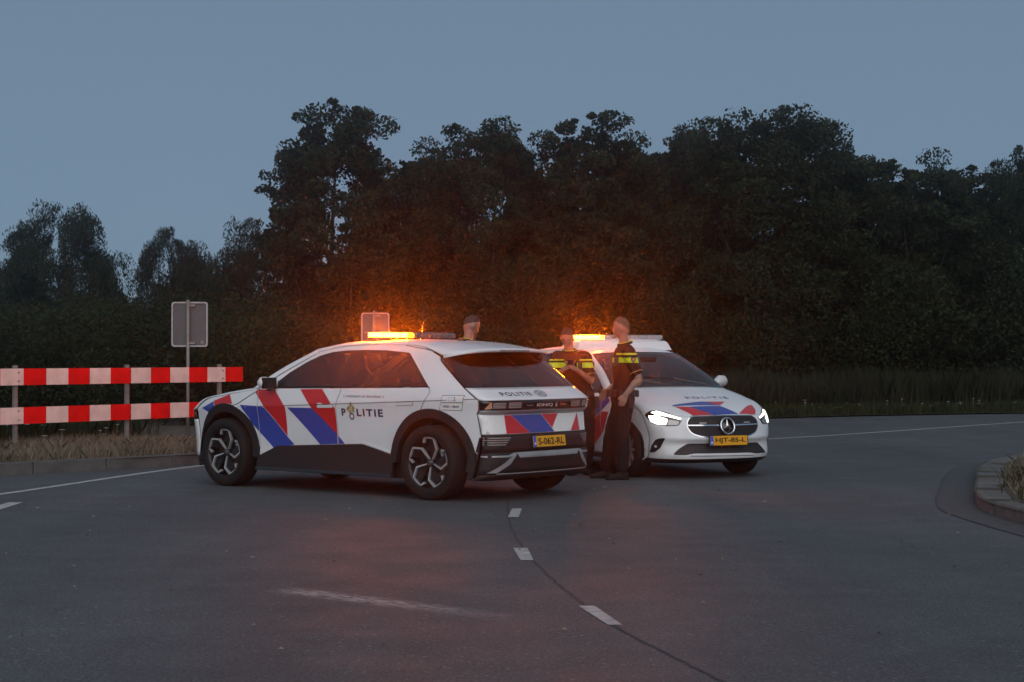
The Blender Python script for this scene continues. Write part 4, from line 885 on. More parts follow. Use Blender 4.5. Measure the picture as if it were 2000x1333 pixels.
def light_bar(x, wid, zc, label, car, lit, low):
    """beacon bar across a roof: black tray, clear lens modules, feet; lit = span of y whose modules shine"""
    b = empty('beacon_bar', (x, 0, zc)); b.parent = car
    hw = wid / 2; dx = .30 if low else .26; hz = .028
    tray = MB(); n = 14; pts = []
    for i in range(n):
        y = -hw + wid * i / (n - 1); e = max(0, abs(y) - hw + .16) / .16; k = math.sqrt(max(.12, 1 - e * e)); pts.append((y, dx / 2 * k))
    v = [(s_ * d, y, z) for y, d in pts for s_ in (-1, 1) for z in (-hz - .018, -hz)]
    f = [(i * 4 + a, i * 4 + c, i * 4 + 4 + c, i * 4 + 4 + a) for i in range(n - 1) for a, c in ((0, 1), (1, 3), (3, 2), (2, 0))] + [(0, 2, 3, 1), (n * 4 - 4, n * 4 - 3, n * 4 - 1, n * 4 - 2)]
    obj('tray', pmesh('tray', v, f, M_GLOSSBLK if low else M_WHITE), b)
    k = 10
    for i in range(k):
        y0, y1 = hw - wid * i / k - .004, hw - wid * (i + 1) / k + .004; ym = (y0 + y1) / 2
        e = max(0, abs(ym) - hw + .16) / .16; d = dx / 2 * math.sqrt(max(.25, 1 - e * e)) * .96
        on = min(lit) < ym < max(lit)
        v = []
        for y in (y0, y1):
            for px, pz in ((-d, -hz + .001), (-d, hz * .35), (-d * .8, hz), (d * .8, hz), (d, hz * .35), (d, -hz + .001)): v.append((px, y, pz))
        if on:      # lamp strips stand back between the tray and a flat cover, so that they throw their light sideways
            lo = MB().box((0, ym, hz * .86), (d * 1.9, y0 - y1, .008)).build('lens_cover', M_LENS, b)
            for sx in (-1, 1): MB().box((sx * d * .46, ym, -.003), (.012, (y0 - y1) * .84, .040)).build('lit_lamp', M_AMBER, b)
        else:
            MB().add(v, [(j, (j + 1) % 6, 6 + (j + 1) % 6, 6 + j) for j in range(6)] + [(5, 4, 3, 2, 1, 0), (6, 7, 8, 9, 10, 11)]).build('lens', M_LENSDARK if low else M_LENS, b)
    for y in (-hw * .55, hw * .55): MB().box((0, y, -hz - .032), (.12, .05, .035)).build('foot', M_GLOSSBLK, b)
    return b
IONIQ, SK_I = build_ioniq()
# ------------------------------------------------------------------ the compact people carrier, seen from its front
def W_mb(x, z):
    belt = .965 + max(0, .6 - x) * .035
    if z > belt: y = .868 - (z - belt) * .44
    elif z > .70: y = .885 - (z - .70) / (belt - .70) * .017
    else: y = .885 - (.70 - z) ** 2 * .16
    if .35 < z < .62: y -= .012 * math.sin((z - .35) / .27 * math.pi)
    if x > 1.2: y -= (x - 1.2) ** 2 * .16
    if x < -1.3: y -= (-1.3 - x) ** 2 * .12
    return y
ROWS_M = [
    ('low', (2.10, .185), (1.66, .205), 2.3, 4, 1), ('lip', (2.225, .235), (1.76, .25), 2.3, 4, 1), ('lip_top', (2.235, .275), (1.78, .29), 2.3, 4, 1), ('intake_top', (2.19, .415), (1.80, .43), 2.3, 4, 0),
    ('bump', (2.225, .47), (1.80, .51), 2.3, 4, 0), ('grille_low', (2.215, .515), (1.79, .565), 2.3, 4, 0), ('grille_top', (2.145, .735), (1.66, .775), 2.3, 3, 0),
    ('hood_a', (2.05, .785), (1.56, .835), 2.4, 2.8, 0), ('hood_b', (1.62, .925), (1.22, .925), 2.7, 2.6, 0), ('cowl', (1.08, 1.055), (.90, .985), 3, 2.6, 1),
    ('ws', (.70, 1.285), (.52, 1.215), 3, 2.6, 0), ('header', (.28, 1.475), (.12, 1.42), 3, 2.5, 1), ('roof_a', (-.15, 1.548), (-.3, 1.492), 3, 2.6, 0), ('roof_b', (-.7, 1.565), (-.8, 1.500), 3, 2.6, 0),
    ('roof_c', (-1.4, 1.53), (-1.35, 1.45), 3, 2.6, 0), ('spoiler', (-1.98, 1.44), (-1.75, 1.36), 3, 2.6, 1), ('rg_top', (-1.90, 1.41), (-1.77, 1.33), 3, 2.6, 1),
    ('rg_low', (-2.06, 1.04), (-1.95, 1.02), 3.5, 4, 1), ('tail', (-2.16, .90), (-2.0, .86), 3.5, 4, 0), ('rbump', (-2.185, .58), (-1.98, .58), 3.5, 4, 0), ('rlow', (-2.08, .25), (-1.86, .26), 3.5, 4, 1)]
def build_mb():
    car = empty('police_car', (1.47, 21.963, 0), -1.0929)
    tag(car, 'white police hatchback with lit headlights and a star badge facing the camera', 'police car', 'police cars blocking the road')
    sk = Skin(ROWS_M, W_mb); AX = 1.3645
    fb = shell_panel(sk, 'low', 'lip', M_BLACKPL, 'front_skirt', car, ns=3)
    bp = shell_panel(sk, 'lip', 'grille_top', M_WHITE, 'front_bumper', car, ns=7, nt=56)
    hood = shell_panel(sk, 'grille_top', 'cowl', M_WHITE, 'bonnet', car, ns=9, nt=56)
    ws = shell_panel(sk, 'cowl', 'header', G_WS, 'windscreen', car, -.935, .935, ns=8, th=.004)
    shell_panel(sk, 'cowl', sk.ix['cowl'] + .10, M_GLOSSBLK, 'scuttle', ws, -.93, .93, ns=30, off=.003, th=0)
    shell_panel(sk, sk.ix['header'] - .10, 'header', M_GLOSSBLK, 'windscreen_border', ws, -.93, .93, ns=30, off=.003, th=0)
    for sg in (1, -1): shell_panel(sk, 'cowl', 'header', M_GLOSSBLK, 'windscreen_border', ws, *sorted((sg * .905, sg * .94)), ns=8, nt=6, off=.003, th=0)
    for t0, t1 in ((-1, -.93), (.93, 1)): shell_panel(sk, 'cowl', 'header', M_WHITE, 'windscreen_pillar', car, t0, t1, ns=8, nt=8)
    MB().tube([(1.03, .50, 1.075), (.93, .10, 1.15), (.90, -.30, 1.17)], .009, 6).tube([(1.03, -.10, 1.085), (.95, -.40, 1.13), (.91, -.70, 1.13)], .009, 6).build('wiper', M_GLOSSBLK, car)
    roof = shell_panel(sk, 'header', 'spoiler', M_WHITE, 'roof', car, ns=7, nt=48)
    shell_panel(sk, 'spoiler', 'rg_top', M_WHITE, 'spoiler_edge', roof, ns=2); shell_panel(sk, 'rg_top', 'rg_low', G_REAR, 'rear_window', car, ns=5)
    shell_panel(sk, 'rg_low', 'tail', M_WHITE, 'tailgate', car, ns=5); shell_panel(sk, 'tail', 'rlow', M_WHITE, 'rear_bumper', car, ns=5)
    ff = sk.front('lip', 'hood_a'); sm = lambda poly: rounded(poly, .03)
    # grille with its bar, star and fine black mesh
    G = [(-.485, .648), (-.455, .700), (-.405, .722), (0, .728), (.405, .722), (.455, .700), (.490, .655), (.488, .600), (.440, .535), (.33, .498), (0, .490), (-.33, .498), (-.440, .535), (-.483, .595)]
    gr = lay(rounded(G, .04), ff, M_GRILLE, 'grille', car, .05, .004, .0); lay(rounded(inset(G, -.012), .04), ff, M_CHROME, 'grille_surround', gr, .05, .002)
    for k in range(-15, 16):
        y = k * .031
        if abs(y) > .44 or abs(y) < .1: continue
        lay([(y - .003, .645), (y + .003, .645), (y + .003, .715), (y - .003, .715)], ff, M_DARKGREY, 'grille_slat', gr, 0, .006)
    for sg in (1, -1):
        lay([(sg * .10, .612), (sg * .485, .618), (sg * .487, .630), (sg * .10, .630)], ff, M_CHROME, 'grille_bar', gr, .05, .014, .01)
        lay(rounded([(sg * .26, .640), (sg * .35, .640), (sg * .35, .656), (sg * .26, .656)], .005), ff, M_LAMPPIX, 'grille_flash_lamp', gr, 0, .012, .01)
    bd = empty('star_badge', tuple(sk.PN(*sk.by(2, 0, .612, sk.ix['lip'], sk.ix['hood_a']))[0] + np.array([.03, 0, .0]))); bd.rotation_euler = (0, R(-14), 0); bd.parent = gr
    MB().lathe([(.0, -.02), (.092, -.018), (.092, -.002), (.0, .0)], 'x', 40).build('badge_disc', M_GLOSSBLK, bd, True)
    rp = [(.093 + .012 * math.cos(a), .006 + .014 * math.sin(a)) for a in np.linspace(0, 2 * math.pi, 11)]; MB().lathe(rp, 'x', 44).build('badge_ring', M_CHROME, bd, True)
    sv = MB()
    for k in range(3):
        a = R(90 + 120 * k); tip = (.010, .090 * math.cos(a), .090 * math.sin(a)); l_ = (.004, .017 * math.cos(a + R(60)), .017 * math.sin(a + R(60))); r_ = (.004, .017 * math.cos(a - R(60)), .017 * math.sin(a - R(60)))
        sv.add([tip, l_, (.022, 0, 0), r_], [(0, 1, 2), (0, 2, 3)])
    sv.build('star', M_CHROME, bd)
    # lower intake, side vents, lip
    LG = [(-.655, .288), (-.59, .352), (-.485, .418), (.485, .412), (.565, .352), (.640, .284), (.42, .282), (.345, .296), (-.43, .302), (-.52, .284)]
    lg = lay(rounded(LG, .03), ff, M_GRILLE, 'lower_intake', car, .05, .004)
    for k in range(4): z = .315 + k * .026; w = np.interp(z, [.29, .41], [.57, .44]); lay([(-w, z), (w, z), (w, z + .005), (-w, z + .005)], ff, M_DARKGREY, 'intake_slat', lg, .06, .007)
    for y in (-.06, .04, .17): lay(circle(y, .375, .014, 12), ff, M_RED if y < .1 else M_DARKGREY, 'parking_sensor', lg, 0, .009)
    lay([(-.47, .272), (.40, .262), (.40, .268), (-.47, .279)], ff, M_DARKGREY, 'lip_line', bp, .06, .003)
    for sg in (1, -1):
        V = [(sg * .806, .311), (sg * .803, .384), (sg * .785, .462), (sg * .760, .478), (sg * .718, .481), (sg * .747, .372), (sg * .79, .312)]
        lay(rounded(V, .02), ff, M_GRILLE, 'side_vent', car, .04, .004)
        # headlight
        H = [(sg * .838, .748), (sg * .800, .789), (sg * .730, .793), (sg * .655, .765), (sg * .530, .698), (sg * .585, .622), (sg * .695, .617), (sg * .806, .640), (sg * .828, .690)]
        hl = lay(rounded(H, .018), ff, M_GLOSSBLK, 'headlight', car, .04, .004)
        lay(rounded([(sg * .802, .768), (sg * .745, .785), (sg * .665, .750), (sg * .543, .704), (sg * .549, .684), (sg * .675, .722), (sg * .770, .742)], .008), ff, M_LED, 'running_lamp', hl, .04, .008)
        lay(rounded([(sg * .823, .734), (sg * .765, .731), (sg * .680, .695), (sg * .705, .630), (sg * .786, .638), (sg * .817, .665)], .012), ff, M_LED, 'lamp_lens', hl, .04, .008)
        lay(rounded([(sg * .672, .690), (sg * .570, .672), (sg * .592, .630), (sg * .696, .628)], .01), ff, M_LEDDIM, 'lamp_reflector', hl, .04, .008)
        S = sk.side(sg); RO, RI = .385, .35
        arch = lambda cx, r, a0, a1, k=18: [(cx + r * math.cos(R(a0 + (a1 - a0) * i / k)), .33 + r * math.sin(R(a0 + (a1 - a0) * i / k))) for i in range(k + 1)]
        belt = lambda x: .965 + max(0, .6 - x) * .035
        ef = sk.edge
        nose = arch(AX, RI, 60, -14, 12) + [(1.66, .21)] + ef('low', 'grille_top')[1:] + [(1.56, .72)]
        fender = [(.925, .985), (.86, .955), (.82, .60), (.865, .30), (.93, .22)] + arch(AX, RI, 196, 62, 18) + [(1.56, .725), (1.655, .77)] + ef('grille_top', 'cowl')[1:]
        fdoor = [(.85, .958), (-.20, belt(-.2) - .004), (-.235, .60), (-.20, .27), (.84, .26), (.855, .30), (.81, .60)]
        rdoor = [(-.21, belt(-.21) - .004), (-1.20, belt(-1.2) - .004), (-1.22, .85)] + arch(-AX, RI, 85, 8, 12)[2:] + [(-1.0, .27), (-.21, .27), (-.245, .60)]
        dlo = [(.955, 1.0), (.80, 1.10), (.52, 1.245), (.20, 1.385), (-.05, 1.44), (-.35, 1.462), (-.8, 1.465), (-1.25, 1.425), (-1.5, 1.33), (-1.62, 1.20), (-1.40, belt(-1.4) + .02), (-1.2, belt(-1.2)), (.90, .965)]
        quarter = [(-1.21, belt(-1.2)), (-1.23, .85)] + arch(-AX, RI, 87, 188, 16) + [(-1.80, .27)] + ef('rg_low', 'rlow')[::-1] + ef('spoiler', 'rg_low')[::-1][1:] + ef('cowl', 'spoiler')[::-1][1:] + dlo[:-2]
        lay(nose, S, M_WHITE, 'bumper_corner', car, .05, 0, .02); fn_ = lay(fender, S, M_WHITE, 'fender', car, .05, 0, .02)
        fd = lay(inset(fdoor, .003), S, M_WHITE, 'door', car, .05, 0, .02); rd = lay(inset(rdoor, .003), S, M_WHITE, 'door', car, .05, 0, .02); lay(quarter, S, M_WHITE, 'body_side', car, .05, 0, .02)
        ring = lambda outer, d: outer + [outer[0]] + [inset(outer, d)[0]] + inset(outer, d)[1:][::-1] + [inset(outer, d)[0]]
        fg = [(.86, .985), (.52, 1.215), (.20, 1.352), (-.05, 1.408), (-.20, 1.424), (-.19, belt(-.2) + .016)]; rg = [(-.255, belt(-.25) + .016), (-.265, 1.428), (-.8, 1.433), (-1.20, 1.40), (-1.43, 1.32), (-1.55, 1.19), (-1.38, belt(-1.38) + .045), (-1.2, belt(-1.2) + .03)]
        lay(fg, S, G_SIDE, 'window', fd, .06, .001, .004); lay(rg, S, G_SIDE, 'window', rd, .06, .001, .004)
        frame_ring(dlo, [fg, rg], S, car)
        lay([(.90, .966), (-1.22, belt(-1.22) + .002), (-1.22, belt(-1.22) + .016), (.90, .980)], S, M_CHROME, 'window_trim', car, .1, .006, .006)
        lay([(.99, .20), (-.98, .20), (-.98, .275), (.87, .262), (.93, .225)], S, M_BLACKPL, 'sill', car, .1, .004, .03); lay([(.84, .262), (-.98, .272), (-.98, .286), (.84, .278)], S, M_SILVER, 'sill_trim', car, .1, .008, .006)
        for hx, d in ((.0, fd), (-1.02, rd)): lay(rounded([(hx + .10, .815), (hx - .10, .825), (hx - .10, .855), (hx + .10, .845)], .01), S, M_WHITE, 'door_handle', d, 0, .022, .03)
        # diagonal stripes over fender and door
        def stripe(poly, m, name):
            a, b = clip(poly, 1, 0, -.838), clip(poly, -1, 0, .83)
            if len(a) > 2: lay(a, S, m, name, fn_, .05, .0024)
            if len(b) > 2: lay(b, S, m, name, fd, .05, .0024)
        stripe([(.20, .30), (.36, .60), (.484, .730), (.61, .855), (.80, .945), (.985, .945), (1.04, .884), (.843, .761), (.60, .62), (.40, .40), (.33, .29)], M_BLUE, 'blue_stripe')
        stripe([(.847, .757), (1.019, .757), (.95, .62), (.877, .519), (.72, .40), (.58, .282), (.34, .290), (.41, .40), (.61, .615)], M_RED, 'red_stripe')
        stripe([(-.16, .30), (.10, .80), (.22, .94), (.55, .93), (.36, .66), (.13, .30)], M_RED, 'red_stripe')
        # mirror
        mr = empty('mirror', (.60, sg * .90, 1.06)); mr.parent = car; sec = []
        for dy, wx, hz, dz in ((-.03, .06, .03, -.03), (.02, .11, .09, .02), (.09, .135, .150, .045), (.18, .115, .140, .05), (.225, .05, .07, .045)):
            sec += [(wx * .5 * math.cos(a) - .10 * dy, sg * dy, dz + hz * .5 * math.sin(a)) for a in np.linspace(0, 2 * math.pi, 13)[:-1]]
        f = [(i * 12 + j, i * 12 + (j + 1) % 12, i * 12 + 12 + (j + 1) % 12, i * 12 + 12 + j) for i in range(4) for j in range(12)] + [tuple(range(11, -1, -1)), tuple(range(48, 60))]
        obj('mirror_housing', pmesh('mirror_housing', sec, f, M_WHITE, True), mr)
        MB().box((-.075, sg * .11, .045), (.02, .18, .125)).build('mirror_glass', M_GLOSSBLK, mr); MB().box((.0, sg * .10, -.025), (.105, .19, .022)).build('mirror_base', M_GLOSSBLK, mr)
        for x in (AX, -AX):
            K = 14; v = []
            for yy in (.84, .56):
                for i in range(K + 1): a = math.pi * i / K; v.append((x + .37 * math.cos(a), sg * yy, .33 + .37 * math.sin(a)))
            MB().add(v, [(i, i + 1, K + 2 + i, K + 1 + i) for i in range(K)] + [tuple(range(K + 1, 2 * K + 2))]).build('wheel_well', M_LINER, car)
            lay(arch(x, RI + .012, -14, 194, 28) + arch(x, RI - .03, 194, -14, 28), S, M_BLACKPL, 'arch_trim', car, .05, .004, .04)
            make_wheel(car, x, sg, .765, .325, .215, .225, 'spokes')
        lay([(.84, .28), (-.98, .28), (-.98, .94), (.84, .93)], S, M_LINER, 'inner_panel', car, .15, -.035)
    # bonnet livery
    hf = sk.top('grille_top', 'cowl')
    hs = lambda poly, m, n: lay(poly, hf, m, n, hood, .04, .003)
    hs([(1.880, -.515), (1.850, -.515), (1.765, -.06), (1.772, -.01), (1.905, .095)], M_BLUE, 'blue_stripe')
    hs([(1.772, -.005), (1.777, .272), (1.918, .105), (1.908, .10)], M_RED, 'red_stripe')
    hs([(1.892, -.505), (1.925, -.345), (2.138, -.14), (2.112, -.398)], M_RED, 'red_stripe')
    hs([(1.925, -.338), (1.928, .098), (2.126, .226), (2.140, -.132)], M_BLUE, 'blue_stripe')
    hs(rounded([(2.122, .235), (1.90, .508), (1.84, .615), (1.985, .571), (2.092, .490)], .03), M_RED, 'red_stripe')
    lay_text('POLITIE', .60, .062, lambda a, b: (1.612 - b * 1.25, .128 + a), hf, mat('pale_blue_lettering', (.07, .13, .36), .5), 'police_lettering', hood, off=.003, bold=.02, spacing=1.4)
    plate(car, 'HJT-85-L', (2.255, 0, .447), (0, 0, 0))
    MB().box((0, 0, .27), (1.9, 1.5, .14)).box((1.55, 0, .33), (.8, .9, .22)).box((-1.5, 0, .33), (.8, .9, .22)).build('underbody', M_LINER, car)
    MB().box((1.45, 0, .55), (1.0, 1.0, .40)).box((-1.65, 0, .62), (.6, 1.1, .34)).build('bulkhead', M_LINER, car)
    cabin(car, .05, -.85, .86, .7, .37)
    MB().box((.50, 0, 1.385), (.03, .22, .06)).build('rear_view_mirror', M_GLOSSBLK, car)
    MB().tube([(.80, -.02, 1.02), (.66, .05, 1.22)], .012, 6).build('radio_mount', M_GREYTXT, car)
    # roof pod under the bar
    v = []
    for z, dx, dy in ((1.553, .24, .70), (1.60, .20, .66), (1.622, .16, .645)):
        for sx, sy in ((-1, -1), (1, -1), (1, 1), (-1, 1)): v.append((-.28 + sx * dx, sy * dy, z - (.05 if z < 1.56 and abs(sy * dy) > .6 else 0)))
    pod = obj('bar_pod', pmesh('bar_pod', v, [(i * 4 + j, i * 4 + (j + 1) % 4, i * 4 + 4 + (j + 1) % 4, i * 4 + 4 + j) for i in range(2) for j in range(4)] + [(8, 9, 10, 11)], M_WHITE), car); bevel(pod, .012, 2)
    light_bar(-.28, 1.29, 1.668, '', car, (-.64, -.24), low=False)
    return car, sk
MERC, SK_M = build_mb()
# ------------------------------------------------------------------ people
M_SKIN = mat('skin', (.29, .165, .12), .55, var=.10, nscale=25)
M_UNIFORM = mat('navy_black_uniform', (.008, .008, .011), .85, spec=.2, var=.2, nscale=10, bump=.35, bscale=45)
M_TROUSER = mat('black_trousers', (.009, .009, .011), .85, spec=.2, var=.25, nscale=9, bump=.5, bscale=30)
M_BOOT = mat('black_boot_leather', (.007, .007, .007), .65, spec=.2, var=.2, bump=.3, bscale=60)
M_HIVIS = mat('yellow_reflective_band', (.55, .75, .02), .5, var=.08)
M_BELT = mat('duty_belt', (.010, .010, .010), .45)
M_EYE = mat('eye', (.03, .025, .02), .3)
def fuse(name, mb, voxel, m, parent, smooth=3, wob=0, seed=0):
    """fuse overlapping shapes into one continuous skin"""
    me = mb.mesh(name); o = bpy.data.objects.new(name, me)
    r = o.modifiers.new('r', 'REMESH'); r.mode = 'VOXEL'; r.voxel_size = voxel; r.use_smooth_shade = True
    if smooth: s_ = o.modifiers.new('s', 'SMOOTH'); s_.iterations = smooth; s_.factor = .5
    out = evaluated(o); out.name = name
    bpy.data.objects.remove(o); bpy.data.meshes.remove(me); out.materials.clear(); out.materials.append(m)
    if wob:
        n_ = len(out.vertices); co = np.empty(n_ * 3); nr = np.empty(n_ * 3); out.vertices.foreach_get('co', co); out.vertex_normals.foreach_get('vector', nr); co = co.reshape(-1, 3); nr = nr.reshape(-1, 3)
        for i_ in range(n_):
            q = Vector(co[i_]); k = mnoise.noise(Vector((q.x * 9 + seed, q.y * 9, q.z * 5.5))) + .5 * mnoise.noise(Vector((q.x * 22 + seed, q.y * 22, q.z * 13)))
            co[i_] += nr[i_] * (wob * k)
        out.vertices.foreach_set('co', co.reshape(-1))
    out.polygons.foreach_set('use_smooth', [True] * len(out.polygons)); return obj(name, out, parent)
def ell_loft(mb, secs, lat, fwd, n=20):
    """closed loft through elliptical sections (centre, half-width, half-depth)"""
    v = []; m = len(secs)
    for c, a, b in secs:
        for k in range(n): t = 2 * math.pi * k / n; v.append(Vector(c) + lat * (a * math.cos(t)) + fwd * (b * math.sin(t)))
    f = [(i * n + k, i * n + (k + 1) % n, i * n + n + (k + 1) % n, i * n + n + k) for i in range(m - 1) for k in range(n)] + [tuple(range(n - 1, -1, -1)), tuple((m - 1) * n + k for k in range(n))]
    mb.add(v, f)
def limb(mb, pts, rad, n=12):
    """tapered limb with rounded joints"""
    P = [Vector(p) for p in pts]; C = catmull(P, 5); rr = np.interp(np.linspace(0, len(P) - 1, len(C)), range(len(P)), rad); mb.tube(C, list(rr), n)
    for p, r in zip(P, rad): ball(mb, p, r * .985)
def ball(mb, c, r, sc=(1, 1, 1), nu=10, nv=7, B=None):
    v = []; f = []
    for i in range(nv + 1):
        th = math.pi * i / nv
        for j in range(nu):
            ph = 2 * math.pi * j / nu; p = Vector((r * sc[0] * math.sin(th) * math.cos(ph), r * sc[1] * math.sin(th) * math.sin(ph), r * sc[2] * math.cos(th)))
            v.append((B @ p if B else p) + Vector(c))
    for i in range(nv):
        for j in range(nu): f.append((i * nu + j, (i + 1) * nu + j, (i + 1) * nu + (j + 1) % nu, i * nu + (j + 1) % nu))
    mb.add(v, f)
def head_basis(face, tilt):
    fx = Vector((face[0], face[1], 0)).normalized(); up = Vector((0, 0, 1)); lt = up.cross(fx)           # lt = the person's left
    f2 = (fx * math.cos(tilt) - up * math.sin(tilt)).normalized(); u2 = f2.cross(lt).normalized(); u2 = u2 if u2.z > 0 else -u2
    return Matrix((f2, lt, u2)).transposed()
def head_point(a, b):
    """a: 0 top .. pi bottom, b: angle from the face; returns local (forward, left, up)"""
    st, ct = math.sin(a), math.cos(a); cf, sf = math.cos(b), math.sin(b)
    x = .098 * st * cf; y = .076 * st * sf; z = .122 * ct
    jaw = max(0, -ct)
    y *= 1 - .22 * jaw; x *= 1 + .02 * jaw
    if cf > 0: x += .012 * jaw * cf ** 2 - .006 * math.exp(-((ct - .12) / .12) ** 2) * (abs(sf) > .15) * cf     # chin, eye hollows
    if cf < 0: x *= 1.02 - .10 * jaw
    return Vector((x, y, z))
def add_head(mb, c, B):
    nu, nv = 28, 20; v = []; f = []
    for i in range(nv + 1):
        for j in range(nu): v.append(B @ head_point(math.pi * i / nv, 2 * math.pi * j / nu) + c)
    for i in range(nv):
        for j in range(nu): f.append((i * nu + j, (i + 1) * nu + j, (i + 1) * nu + (j + 1) % nu, i * nu + (j + 1) % nu))
    mb.add(v, f)
    limb(mb, [c + B @ Vector((.088, 0, .012)), c + B @ Vector((.094, 0, -.012)), c + B @ Vector((.100, 0, -.030))], [.009, .011, .014], 8)      # nose
    ball(mb, c + B @ Vector((.092, 0, -.066)), .017, (.55, 1.3, .5), B=B); ball(mb, c + B @ Vector((.086, 0, -.098)), .022, B=B)                     # lips, chin
    for s_ in (1, -1): ball(mb, c + B @ Vector((-.004, s_ * .078, -.012)), .030, (.62, .34, 1.05), B=B); ball(mb, c + B @ Vector((.088, s_ * .034, .030)), .014, (.5, 1.6, .45), B=B)   # ears, brows
def hand(mb, wrist, palm_dir, across, curl, thumb_side, k=1.0):
    """palm with four fingers of unequal length and a thumb; palm_dir points to the fingers, across to the thumb side, curl is the palm's facing"""
    d = Vector(palm_dir).normalized(); a = Vector(across).normalized(); c = Vector(curl).normalized(); w = Vector(wrist)
    for s_ in (-.5, -.17, .17, .5): limb(mb, [w + d * .01 + a * (s_ * .035), w + d * .085 * k + a * (s_ * .062)], [.018, .014], 8)
    for s_, L in ((.5, .070), (.17, .080), (-.17, .075), (-.5, .058)):
        b0 = w + d * .088 * k + a * (s_ * .066); b1 = b0 + d * L * .5 + c * .010; b2 = b1 + (d * .7 + c * .7).normalized() * L * .33; b3 = b2 + (d * .25 + c).normalized() * L * .25
        limb(mb, [b0, b1, b2, b3], [.0105, .0095, .0085, .0075], 7)
    t0 = w + d * .025 + a * .026; t1 = t0 + (d * .6 + a * .7 + c * .3).normalized() * .04; t2 = t1 + (d * .9 + a * .1 + c * .35).normalized() * .035
    limb(mb, [t0, t1, t2], [.014, .012, .009], 7)
def officer(label, loc, J, face, lat, head_face, tilt, hair_col, bands, hands_spec, tall=1.0, cap=False, gear=1, grp='police officers between the two cars'):
    root = empty('person', loc); tag(root, label, 'person', grp)
    V = lambda k: Vector(J[k]); lt = Vector(lat).normalized(); fw = Vector(face).normalized()
    # --- body: one continuous skin
    b = MB(); sp = [V('pelvis'), V('waist'), V('chest'), V('neck')]
    def secs(g):
        return [(V('pelvis') + Vector((0, 0, -.07)), .150 + g, .100 + g), (V('pelvis'), .168 + g, .118 + g), (V('pelvis').lerp(V('waist'), .6), .160 + g, .108 + g), (V('waist'), .152 + g, .104 + g), (V('waist').lerp(V('chest'), .5), .166 + g, .116 + g),
                (V('chest'), .182 + g, .122 + g), (V('chest').lerp(V('neck'), .5), .188 + g, .112 + g), (V('chest').lerp(V('neck'), .78), .160 + g, .090 + g), (V('neck'), .072 + g * .6, .066 + g * .6)]
    ell_loft(b, secs(-.006), lt, fw)
    hc = V('head'); B = head_basis(head_face, tilt)
    limb(b, [V('neck') + Vector((0, 0, -.04)), V('neck').lerp(hc, .4), hc + B @ Vector((-.02, 0, -.05))], [.062, .056, .056], 12)
    add_head(b, hc, B)
    for sd in ('l', 'r'):
        limb(b, [V(sd + 'sho'), V(sd + 'elb'), V(sd + 'elb').lerp(V(sd + 'wri'), .3), V(sd + 'wri')], [.054, .043, .043, .028], 12)
        limb(b, [V(sd + 'hip'), V(sd + 'kne'), V(sd + 'kne').lerp(V(sd + 'ank'), .35), V(sd + 'ank')], [.088, .060, .058, .040], 12)
        hand(b, V(sd + 'wri'), *hands_spec[sd])
    body = fuse('body', b, .0085, M_SKIN, root, 2)
    for s_ in (1, -1):
        e = MB(); ball(e, hc + B @ Vector((.083, s_ * .031, .012)), .009, (.6, 1.2, .55), B=B); e.build('eye', M_EYE, body, True)
    # --- hair: cap over crown and nape with an uneven edge
    hm = MB(); nu, nv = 36, 16; v = []
    M_H = mat('hair_%03d' % int(hair_col[0] * 1000), hair_col, .7, var=.35, nscale=60, bump=.6, bscale=120)
    for i in range(nv + 1):
        for j in range(nu):
            bb = 2 * math.pi * j / nu; tt = (1 - math.cos(bb)) / 2; lim = .85 + .55 * tt + .5 * tt * tt + .05 * mnoise.noise(Vector((bb * 3, 0, loc[0]))); aa = lim * i / nv
            p = head_point(aa, bb); k = 1.03 + .04 * mnoise.noise(Vector((p.x * 45, p.y * 45, p.z * 45))) + (.025 if aa < .7 else 0) * (1 + math.cos(bb)) * .5
            if i == nv: k = .985
            v.append(B @ (p * k) + hc)
    hm.add(v, [(i * nu + j, (i + 1) * nu + j, (i + 1) * nu + (j + 1) % nu, i * nu + (j + 1) % nu) for i in range(nv) for j in range(nu)]); hm.build('hair', M_H, root, True)
    # --- shirt
    s = MB(); ss = secs(.016); ss[0] = (ss[0][0] + Vector((0, 0, .03)), ss[0][1], ss[0][2]); ell_loft(s, ss, lt, fw)
    for sd in ('l', 'r'):
        a, e = V(sd + 'sho'), V(sd + 'elb'); limb(s, [a + (V('neck') - a) * .25, a, a.lerp(e, .45), a.lerp(e, .74)], [.066, .076, .069, .068], 14)
    shirt = fuse('shirt', s, .011, M_UNIFORM, root, 3, .006, loc[0] * 7)
    col = MB(); ring = [V('neck') + Vector((0, 0, .012)) + lt * (.077 * math.cos(t)) + fw * (.074 * math.sin(t)) + Vector((0, 0, -.018 * math.sin(t))) for t in np.linspace(0, 2 * math.pi, 25)]
    col.tube(ring, .017, 8, cap=False, squash=1); col.build('collar', M_UNIFORM, shirt, True)
    pp = MB(); pp.tube([p + Vector((0, 0, .016)) + (p - V('neck')).normalized() * .006 for p in ring], .004, 6, cap=False); pp.build('collar_piping', M_HIVIS, shirt, True)
    me = shirt.data; up = Vector((0, 0, 1))
    for z0, z1, gap in bands:
        bm = bmesh.new(); bm.from_mesh(me); kill = []
        for f in bm.faces:
            c = f.calc_center_median()
            if not (z0 < c.z < z1) or (gap and abs((c - V('chest')).dot(lt)) < gap and (c - V('chest')).dot(fw) > 0): kill.append(f)
        bmesh.ops.delete(bm, geom=kill, context='FACES')
        for v_ in bm.verts: v_.co += v_.normal * .003; v_.co.z = min(max(v_.co.z, z0 - .001), z1 + .001)
        m2 = bpy.data.meshes.new('reflective_band'); bm.to_mesh(m2); bm.free(); m2.materials.clear(); m2.materials.append(M_HIVIS); obj('reflective_band', m2, shirt)
